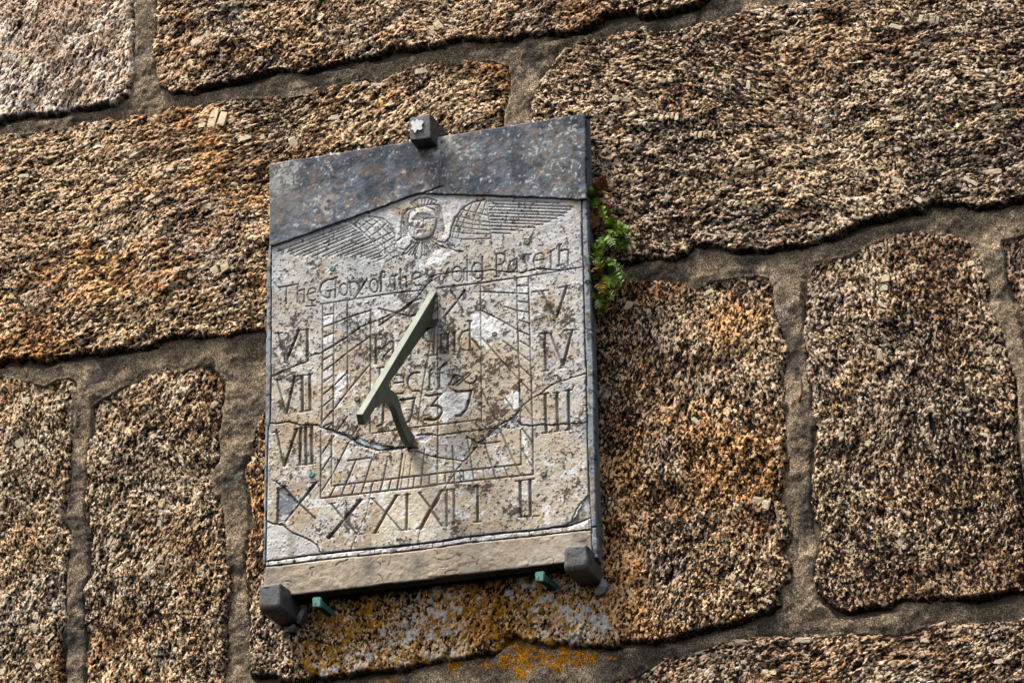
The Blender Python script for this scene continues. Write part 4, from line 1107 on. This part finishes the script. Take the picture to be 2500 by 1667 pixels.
def patch_block(name, cols, mk):
    m = patchy(name, cols, 55, 0.6, 0.4)
    return m
box_block('support_block', [(998.6, 288), (1050.6, 276.5), (1052, 338), (999.6, 343)], -.102, .02, M_BLOCK, 'small square slate block with a white splash, clamping the top edge of the sundial', .003)
box_block('support_block', [(631, 1427), (685, 1420), (687, 1487), (632, 1493)], -.105, .02, M_BLOCK, 'worn slate block under the lower left corner of the sundial', .006, chamfer=.012)
box_block('support_block', [(1377, 1330), (1434, 1325), (1435, 1392), (1375, 1396)], -.102, .02, M_BLOCK, 'round-topped slate block under the lower right corner of the sundial', .007, chamfer=.012)

# white lichen splash on the top block (a crust of its own)
sp_c = at(1016, 309, -.1035)
me_pts = [(1002, 300), (1008, 294), (1012, 298), (1018, 291), (1022, 295), (1030, 294), (1034, 299), (1029, 306), (1031, 314), (1024, 318), (1019, 316), (1012, 325), (1009, 318), (1003, 316), (1006, 308)]
p3 = [at(a, b, -.1048) for a, b in smooth_px(me_pts + me_pts[:1], 3)[:-1]]
V = [tuple(p - sp_c) for p in p3] + [tuple(p - sp_c + np.array([0, .003, 0])) for p in p3]; n = len(p3)
M_WHITE = patchy('white_crust', [(.5, .5, .5), (.8, .8, .8), (.85, .85, .86)], 200, .9, .1, .001)
l_ = link('lichen_patch', quick_mesh('lichen_patch', V, [tuple(range(n))] + [(i, (i + 1) % n, (i + 1) % n + n, i + n) for i in range(n)]), M_WHITE, None,
          'white lichen splash on the face of the top slate block', 'lichen')
l_.location = sp_c

# ------------------------------------------------------------------ verdigris pegs
def peg(front_px, yf, tail_px, ytail, label):
    pts = [at(a, b, yf) for a, b in front_px]; c = sum(pts) / 4
    root_ = thing('copper_peg', tuple(c), label, 'peg', 'copper pegs under the sundial')
    V = [tuple(p - c) for p in pts] + [tuple(p - c + np.array([0, .009, 0])) for p in pts]
    me = quick_mesh('peg_head', V, [(0, 1, 2, 3), (7, 6, 5, 4), (0, 4, 5, 1), (1, 5, 6, 2), (2, 6, 7, 3), (3, 7, 4, 0)])
    import bmesh
    bm = bmesh.new(); bm.from_mesh(me); bmesh.ops.recalc_face_normals(bm, faces=bm.faces[:]); bmesh.ops.bevel(bm, geom=bm.edges[:], offset=.0016, segments=2, affect='EDGES'); bm.to_mesh(me); bm.free()
    link('head', me, M_COPPER, root_)
    a = np.array([c[0] + .001, yf + .008, c[2] - .001]) - c; b = at(*tail_px, ytail) - c
    b = a + (b - a) * 1.5
    V = []
    for q, hw in ((a, .0062), (b, .0050)):
        for sx, sz in ((-1, -1), (1, -1), (1, 1), (-1, 1)): V.append((q[0] + sx * hw, q[1], q[2] + sz * hw))
    me = quick_mesh('shank', V, [(0, 1, 2, 3), (7, 6, 5, 4), (0, 4, 5, 1), (1, 5, 6, 2), (2, 6, 7, 3), (3, 7, 4, 0)])
    link('shank', me, M_COPPER, root_)
peg([(761.8, 1457), (783.3, 1455.5), (783.5, 1480.6), (762.5, 1481.7)], -.062, (800, 1491), -.026, 'green copper peg in the shadow under the lower left of the sundial')
peg([(1306, 1395), (1329, 1392.5), (1327, 1418), (1306, 1419)], -.062, (1347, 1427), -.026, 'green copper peg with a grey spot under the lower right of the sundial')

# ------------------------------------------------------------------ slate chips wedged by the blocks
def chip(px, yf, th, label, mat=M_SHIM):
    pts = [at(a, b, yf) for a, b in px]; c = sum(pts) / len(pts)
    me = bpy.data.meshes.new('slate_chip')
    import bmesh
    bm = bmesh.new(); n = len(pts)
    f = [bm.verts.new(tuple(p - c + np.array([0, random.uniform(-.003, .003), 0]))) for p in pts]
    b = [bm.verts.new(tuple((p - c) * 1.0 + np.array([0, th, 0]))) for p in pts]
    ctr = bm.verts.new((random.uniform(-.002, .002), -.004, 0))
    for i in range(n):
        bm.faces.new((f[i], f[(i + 1) % n], ctr)); bm.faces.new((f[i], b[i], b[(i + 1) % n], f[(i + 1) % n]))
    bmesh.ops.recalc_face_normals(bm, faces=bm.faces[:])
    bm.to_mesh(me); bm.free()
    o = link('slate_chip', me, mat, None, label, 'stone chip', 'slate chips wedged beside the blocks'); o.location = c
chip(zp('R', P_('990,490 1035,530 1040,590 1015,640 950,680 905,670 930,620 945,560 965,510')), -.030, .03, 'purple-grey slate chip wedged at the right of the lower right block')
chip(zp('L', P_('560,745 590,690 625,640 632,690 615,760 575,808 545,795')), -.032, .03, 'thin pale stone chip wedged at the right of the lower left block')
chip(zp('L', P_('430,880 470,850 530,818 540,850 510,895 450,905')), -.030, .03, 'dull flat stone chip in shadow below the lower left block')

# ------------------------------------------------------------------ twig in the mortar joint
tw = [at(a, b, y) for a, b, y in ((1953, 920, -.004), (1956, 938, -.011), (1958, 958, -.012), (1954, 972, -.010), (1950, 985, -.004))]
c = tw[2]; V = []; F = []
for i, q in enumerate(tw):
    r = (.0012, .0016, .0018, .0026, .0016)[i]
    for k in range(6): V.append(tuple(q - c + np.array([r * math.cos(k), r * math.sin(k) * .9, 0]) if 0 else q - c + np.array([r * math.cos(k * 1.047), r * math.sin(k * 1.047), 0])))
for i in range(4):
    for k in range(6): F.append((i * 6 + k, i * 6 + (k + 1) % 6, i * 6 + 6 + (k + 1) % 6, i * 6 + 6 + k))
o = link('twig', quick_mesh('twig', V, F, True), M_BROWN, None, 'thin curved reddish-brown twig stuck in the mortar joint right of the big block', 'twig'); o.location = c

# ------------------------------------------------------------------ large feldspar crystals standing proud of the blocks
def crystal_mesh(seed, nseg):
    rr = random.Random(seed); V = []; F = []
    x = -.5
    for s in range(nseg):
        L_ = 1.0 / nseg * rr.uniform(.75, 1.15); g_ = .03 if nseg < 4 else .018
        zz = rr.uniform(-.14, .14); hy = rr.uniform(.55, 1.1); ww = rr.uniform(.34, .5)
        b = len(V); m = 8; tx, tz = rr.uniform(-.35, .35), rr.uniform(-.35, .35)
        for y, k in ((.9, 1.02), (-hy * .75, 1.0), (-hy, .84)):
            for q in range(m):
                a = (q + .5) / m * 6.2832
                cx = max(-1, min(1, 2.1 * math.cos(a))); cz = max(-1, min(1, 2.1 * math.sin(a)))
                px = x + L_ / 2 + cx * k * (L_ / 2 - g_) + rr.uniform(-.03, .03); pz = zz + cz * k * ww + rr.uniform(-.09, .09)
                V.append((px, y + (0 if y > 0 else tx * cx * .5 + tz * cz * .5 + rr.uniform(-.15, .15)), pz))
        for lv in (0, 1):
            for q in range(m): F.append((b + lv * m + q, b + lv * m + (q + 1) % m, b + lv * m + m + (q + 1) % m, b + lv * m + m + q))
        V.append((x + L_ / 2, -hy * 1.05 + rr.uniform(-.15, .15), zz)); c = len(V) - 1
        for q in range(m): F.append((b + 2 * m + q, b + 2 * m + (q + 1) % m, c))
        x += 1.0 / nseg
    return quick_mesh('crystal', V, F)
CM = {n: [crystal_mesh(n * 10 + k, n) for k in range(3)] for n in (1, 2, 3, 5)}
XT = [  # block, x, y, length px, width px, angle deg (image, counter-clockwise), pieces
 ('A', 62, 158, 38, 14, 82, 1), ('A', 72, 205, 62, 11, 72, 3), ('A', 237, 240, 26, 9, 75, 1), ('A', 205, 100, 20, 12, 20, 1), ('C', 522, 290, 80, 52, -5, 3), ('C', 430, 408, 62, 20, 14, 2), ('C', 385, 430, 40, 14, 18, 1),
 ('C', 335, 370, 55, 13, 30, 2), ('C', 255, 358, 40, 10, -5, 1), ('C', 500, 505, 42, 18, 0, 1), ('C', 718, 350, 40, 28, -60, 1), ('C', 835, 283, 85, 14, 6, 2), ('C', 650, 330, 60, 16, 12, 2), ('C', 530, 670, 90, 30, 25, 3), ('C', 445, 660, 44, 14, 8, 1),
 ('C', 405, 690, 46, 16, 75, 1), ('C', 60, 432, 32, 12, 0, 1), ('C', 600, 340, 40, 14, 20, 1), ('C', 860, 200, 70, 10, 5, 2), ('C', 1030, 170, 40, 18, 15, 1), ('C', 920, 205, 36, 12, 0, 1), ('C', 130, 400, 34, 12, 50, 1), ('C', 375, 480, 46, 16, 40, 1),
 ('B', 1055, 80, 70, 30, 40, 3), ('B', 1268, 45, 14, 14, 0, 1), ('B', 1330, 92, 28, 22, 10, 1), ('B', 640, 150, 16, 16, 0, 1), ('B', 785, 45, 24, 18, 60, 1), ('B', 490, 100, 50, 18, 35, 2), ('B', 530, 90, 20, 12, 20, 1),
 ('D', 2170, 62, 72, 13, -16, 2), ('D', 2275, 48, 60, 26, -5, 5), ('D', 2030, 125, 52, 12, -22, 3), ('D', 1425, 219, 52, 11, -5, 3), ('D', 1520, 246, 50, 15, -2, 2), ('D', 1632, 290, 62, 18, 0, 5), ('D', 1725, 335, 56, 18, 0, 5), ('D', 1622, 200, 50, 12, 0, 3),
 ('D', 2190, 445, 60, 11, -32, 1), ('D', 2372, 448, 44, 10, -30, 1), ('D', 2420, 424, 56, 16, 5, 1), ('D', 2150, 360, 28, 18, 10, 1), ('D', 2170, 372, 16, 12, 0, 1), ('D', 2192, 370, 26, 14, 15, 1), ('D', 1870, 420, 34, 16, 15, 2), ('D', 1835, 415, 30, 14, 0, 1),
 ('D', 2230, 136, 36, 14, 5, 2), ('D', 1990, 558, 40, 16, -12, 2), ('D', 2105, 533, 44, 12, -10, 3), ('D', 2330, 205, 26, 12, 50, 1), ('D', 1835, 170, 30, 10, -20, 1), ('D', 1780, 195, 34, 14, -30, 2), ('D', 2240, 490, 40, 14, -35, 1), ('D', 1566, 430, 34, 12, -40, 1),
 ('D', 1715, 105, 30, 10, -50, 1), ('D', 2090, 155, 40, 9, 3, 1), ('D', 1920, 285, 36, 9, -35, 2), ('D', 1830, 215, 12, 30, 0, 1), ('D', 2190, 298, 40, 12, 0, 1),
 ('G', 108, 975, 62, 15, -88, 3), ('G', 111, 1028, 52, 17, -86, 3), ('G', 50, 1090, 46, 22, -60, 2), ('G', 10, 1300, 70, 16, -78, 2), ('G', 84, 1530, 86, 22, 88, 3), ('G', 90, 1615, 46, 18, -50, 2), ('G', 124, 1290, 22, 10, 30, 1), ('G', 60, 975, 26, 22, 0, 1), ('G', 5, 1640, 22, 18, 0, 1),
 ('F', 392, 1238, 40, 14, 85, 2), ('F', 390, 1270, 34, 11, 85, 2), ('F', 272, 1312, 48, 11, 72, 1), ('F', 278, 1335, 42, 11, 80, 3), ('F', 237, 1344, 50, 9, -82, 2), ('F', 405, 1335, 40, 16, 55, 2), ('F', 378, 1380, 60, 14, 58, 3), ('F', 492, 1400, 50, 13, 88, 3), ('F', 226, 1405, 34, 7, 80, 1),
 ('F', 420, 1375, 10, 8, 0, 1), ('F', 275, 1078, 18, 12, 20, 1), ('F', 518, 955, 16, 12, 0, 1), ('F', 392, 1232, 16, 18, 0, 1), ('F', 520, 985, 22, 14, 60, 1),
 ('E', 1480, 965, 52, 18, -28, 3), ('E', 1440, 1210, 14, 10, 0, 1), ('E', 1860, 1230, 46, 26, -12, 2), ('E', 1800, 1424, 46, 20, -35, 2), ('E', 1727, 1310, 40, 16, -20, 2), ('E', 1876, 1468, 24, 10, -20, 1), ('E', 1540, 1445, 56, 14, -48, 1), ('E', 1530, 1440, 50, 8, -45, 1), ('E', 2, 2, 1, 1, 0, 1),
 ('E', 1725, 710, 34, 14, 30, 1), ('E', 1535, 745, 18, 30, -20, 1), ('E', 1790, 1156, 18, 14, 0, 1), ('E', 965, 1605, 26, 12, 25, 1), ('E', 1000, 1585, 40, 9, -30, 1), ('E', 1060, 1578, 34, 10, -10, 1), ('E', 1700, 1030, 26, 12, -40, 1),
 ('H', 2158, 680, 30, 22, 10, 1), ('H', 2156, 705, 26, 18, 5, 1), ('H', 2160, 745, 46, 20, 70, 3), ('H', 2412, 848, 66, 20, 88, 3), ('H', 2388, 912, 40, 16, 75, 1), ('H', 2056, 1062, 26, 20, -30, 1), ('H', 2126, 1072, 40, 14, 70, 2), ('H', 2202, 1325, 46, 18, -50, 3), ('H', 2208, 1160, 20, 16, 0, 1),
 ('H', 2160, 597, 32, 14, 0, 2), ('H', 2078, 1345, 26, 12, 60, 1), ('H', 2276, 1336, 14, 12, 0, 1), ('H', 2195, 1370, 36, 10, -20, 1), ('H', 2370, 640, 18, 16, 20, 1), ('H', 2148, 870, 14, 40, 10, 1),
 ('J', 1812, 1566, 40, 12, -5, 1), ('J', 1830, 1612, 50, 10, 15, 2), ('J', 1866, 1640, 22, 12, 0, 1), ('J', 1886, 1641, 20, 12, 0, 1), ('J', 2110, 1600, 46, 10, 35, 2), ('J', 1960, 1560, 40, 14, 5, 1), ('J', 2260, 1560, 24, 16, 0, 1), ('J', 1715, 1588, 40, 10, 15, 1), ('J', 2440, 1615, 24, 14, 0, 1)]
M_FELDS = [M_FELD, patchy('tan_feldspar', [(.08, .055, .035), (.50, .36, .20), (.62, .47, .28), (.70, .56, .36), (.36, .23, .11)], 3.5, 0.6, 0.3, 0.0012, fine=20)]
CM2 = {n: [m.copy() for m in CM[n]] for n in CM}
rr = random.Random(5)
for blk, px, py, L_, Wd, ang, ns in XT:
    if L_ < 5: continue
    c = at(px, py, -.012)
    hx0, hz0, hsp, H = HFUN[blk]
    i = int((c[2] - hz0) / hsp); j = int((c[0] - hx0) / hsp)
    if not (2 < i < H.shape[0] - 3 and 2 < j < H.shape[1] - 3): continue
    hh = float(H[i - 2:i + 3, j - 2:j + 3].mean())
    warm = blk in 'D' and rr.random() < .45 or rr.random() < .2
    me = (CM2 if warm else CM)[ns][rr.randrange(3)]
    if not me.materials: me.materials.append(M_FELDS[1 if warm else 0])
    o = bpy.data.objects.new('crystal', me); COL.objects.link(o)
    o.parent = STONE[blk]
    a = math.radians(ang) + math.radians(-7.5)
    o.location = (c[0] - WOFF[0], -hh + .0016, c[2])
    o.rotation_euler = (rr.uniform(-.12, .12), -a, rr.uniform(-.12, .12))
    o.scale = (L_ / 1250. * 1.0, min(.0030, .0014 + Wd / 1250. * .10), Wd / 1250. * 1.0)

# ------------------------------------------------------------------ ferns in the gap beside the dial
def frond(parent, base, dirv, L_, mat, seed, width=.35, curl=.5, round_=False):
    """one small fern frond: a curved rachis with pairs of lobed leaflets"""
    rr = random.Random(seed)
    d = Vector(dirv).normalized()
    up = Vector((0, -1, 0)) if abs(d.y) < .8 else Vector((0, 0, 1))
    side_ = d.cross(up).normalized(); nrm_ = side_.cross(d).normalized()
    V = []; F = []
    def pt(t): return Vector(base) + d * (L_ * t) + nrm_ * (L_ * curl * (.6 * t - t * t * .9)) + Vector((0, 0, -L_ * .25 * t * t))
    n = 8
    for i in range(n):                       # rachis
        t = i / (n - 1); p = pt(t); r = .0007 * (1 - .7 * t)
        for s in (-1, 1): V.append(p + side_ * (r * s) + nrm_ * .0002)
    for i in range(n - 1): F.append((2 * i, 2 * i + 1, 2 * i + 3, 2 * i + 2))
    m = 9
    for i in range(1, m + 1):
        t = .12 + .86 * i / m; p = pt(t)
        ll = L_ * width * (math.sin(min(1, t * 1.15) * 2.7) * .9 + .15) * rr.uniform(.8, 1.15)
        for s in (-1, 1):
            ax = (side_ * s + d * .45 + nrm_ * rr.uniform(-.35, .25)).normalized(); wd = (d - ax * d.dot(ax)).normalized()
            h = ll * (.42 if not round_ else .75)
            b = len(V)
            prof = [(0, 0), (.18, .30), (.30, .62), (.42, .40), (.55, .60), (.68, .34), (.80, .42), (1, 0)] if not round_ else [(0, 0), (.25, .25), (.5, .7), (.75, .85), (.95, .55), (1.02, 0)]
            top = [p + ax * (ll * a) + wd * (h * q) + nrm_ * (-.25 * ll * a * a + rr.uniform(-.03, .03) * ll) for a, q in prof]
            bot = [p + ax * (ll * a) - wd * (h * q * .85) + nrm_ * (-.25 * ll * a * a + rr.uniform(-.03, .03) * ll) for a, q in prof[1:-1]]
            mid_ = [p + ax * (ll * a) + nrm_ * (.05 * ll - .25 * ll * a * a) for a, q in prof[1:-1]]
            V += top + bot + mid_; k = len(prof)
            for q in range(k - 1):
                tm = lambda z: b + k + (k - 2) + z - 1 if 0 < z < k - 1 else b + (0 if z == 0 else k - 1)
                bt = lambda z: b + k + z - 1 if 0 < z < k - 1 else b + (0 if z == 0 else k - 1)
                for f in ((tm(q), tm(q + 1), b + q + 1, b + q), (bt(q), bt(q + 1), tm(q + 1), tm(q))):
                    g_ = []
                    for z in f:
                        if z not in g_: g_.append(z)
                    if len(g_) > 2: F.append(tuple(g_))
    return link('frond', quick_mesh('frond', [tuple(v) for v in V], F, True), mat, parent)

FERNS = [  # root px, count, length mm, materials, spread, label, round leaflets
 ((1452, 492), 9, 30, (M_LIME, M_GREEN), [(-.7, -.5, .2), (.2, -.7, -.5), (.6, -.4, -.6), (.8, -.3, -.3), (0, -.8, -.6), (.4, -.5, .1), (.1, -.6, .4), (-.3, -.6, .5), (.5, -.5, -.9)], 'bright green fern with rounded leaflets, topmost in the gap beside the sundial', True),
 ((1462, 480), 9, 30, (M_BROWN, M_BROWN, M_RUSTL), [(.5, -.5, .5), (.8, -.4, .2), (.9, -.3, -.2), (.7, -.5, -.5), (.3, -.7, .4), (.9, -.3, -.6), (.6, -.5, .1), (.2, -.6, .6), (.8, -.5, -.4)], 'withered brown fern behind the topmost green one', True),
 ((1462, 536), 18, 22, (M_BROWN, M_BROWN, M_BROWN, M_RUSTL), None, 'curled ball of dead rust-brown fern fronds', True),
 ((1490, 575), 14, 36, (M_GREEN, M_LIME, M_GREEN), [(.6, -.5, .5), (.9, -.4, .2), (1, -.3, -.1), (.9, -.4, -.4), (.5, -.6, .2), (.4, -.7, -.2), (.7, -.5, -.6), (.3, -.7, .6), (0, -.7, .4), (1, -.3, .4), (-.5, -.6, -.5), (.2, -.8, -.6), (.7, -.6, 0), (1, -.2, -.5)], 'largest bright green fern, spreading right over the granite', False),
 ((1452, 630), 8, 34, (M_LIME, M_GREEN), [(-.9, -.4, .25), (.1, -.7, .7), (.5, -.6, -.3), (.2, -.8, -.5), (.7, -.5, .3), (-.3, -.7, -.2), (.6, -.5, .6), (-.1, -.8, -.7)], 'pale green fern whose frond tip overlaps the edge of the sundial', False),
 ((1480, 668), 8, 36, (M_GREEN, M_GREEN, M_GREEN), [(.9, -.4, .2), (1, -.3, -.1), (.7, -.6, .4), (.6, -.6, -.3), (.8, -.4, .5), (.3, -.7, .3), (1, -.4, .1), (.5, -.7, 0)], 'dark green fern reaching right below the largest one', False),
 ((1455, 668), 9, 26, (M_BROWN, M_RUSTL, M_BROWN), [(-.1, -.6, .7), (.2, -.6, .6), (.4, -.6, .6), (.1, -.8, -.1), (-.2, -.6, .2), (.3, -.7, -.3), (0, -.6, -.6), (.5, -.5, .9), (-.3, -.5, .6)], 'rusty brown fern against the edge of the sundial', False),
 ((1462, 700), 9, 34, (M_GREEN, M_RUSTL, M_LIME), [(.9, -.4, .2), (.8, -.4, -.2), (.2, -.8, -.6), (-.3, -.6, -.5), (.5, -.6, .4), (0, -.7, .2), (1, -.3, 0), (.6, -.6, -.5), (-.2, -.7, 0)], 'half green, half orange fern low beside the sundial', False),
 ((1462, 728), 10, 30, (M_GREEN, M_GREEN, M_RUSTL), [(.6, -.5, -.6), (.8, -.4, -.1), (.3, -.6, -.9), (.5, -.6, .1), (.9, -.3, .2), (.1, -.8, -.4), (0, -.7, .3), (.7, -.4, -.9), (.4, -.5, -1), (.1, -.5, -1)], 'lowest green fern in the gap beside the sundial', False)]
fs = 0
for (px, py), cnt, ln, mats, dirs, lab, rnd in FERNS:
    c = at(px, py, -.035)
    t = thing('fern', tuple(c), lab, 'fern', 'small ferns growing in the gap at the right edge of the sundial')
    rr = random.Random(int(px * 7 + py))
    for k in range(cnt):
        if dirs is None:
            a = rr.uniform(0, 6.28); dv = (math.cos(a) * .9, -rr.uniform(.3, 1.0), math.sin(a) * .9); cu = 1.0
        else:
            dv = dirs[k % len(dirs)]; dv = tuple(v + rr.uniform(-.12, .12) for v in dv); cu = .45
        base = (rr.uniform(-.006, .006), rr.uniform(-.004, .008), rr.uniform(-.009, .009))
        frond(t, base, dv, ln * .00110 * rr.uniform(.75, 1.15), mats[rr.randrange(len(mats))], fs, .34 if not rnd else .30, cu, rnd)
        fs += 1
print('TRIS', sum(len(o.data.polygons) * 2 for o in bpy.data.objects if o.type == 'MESH'))
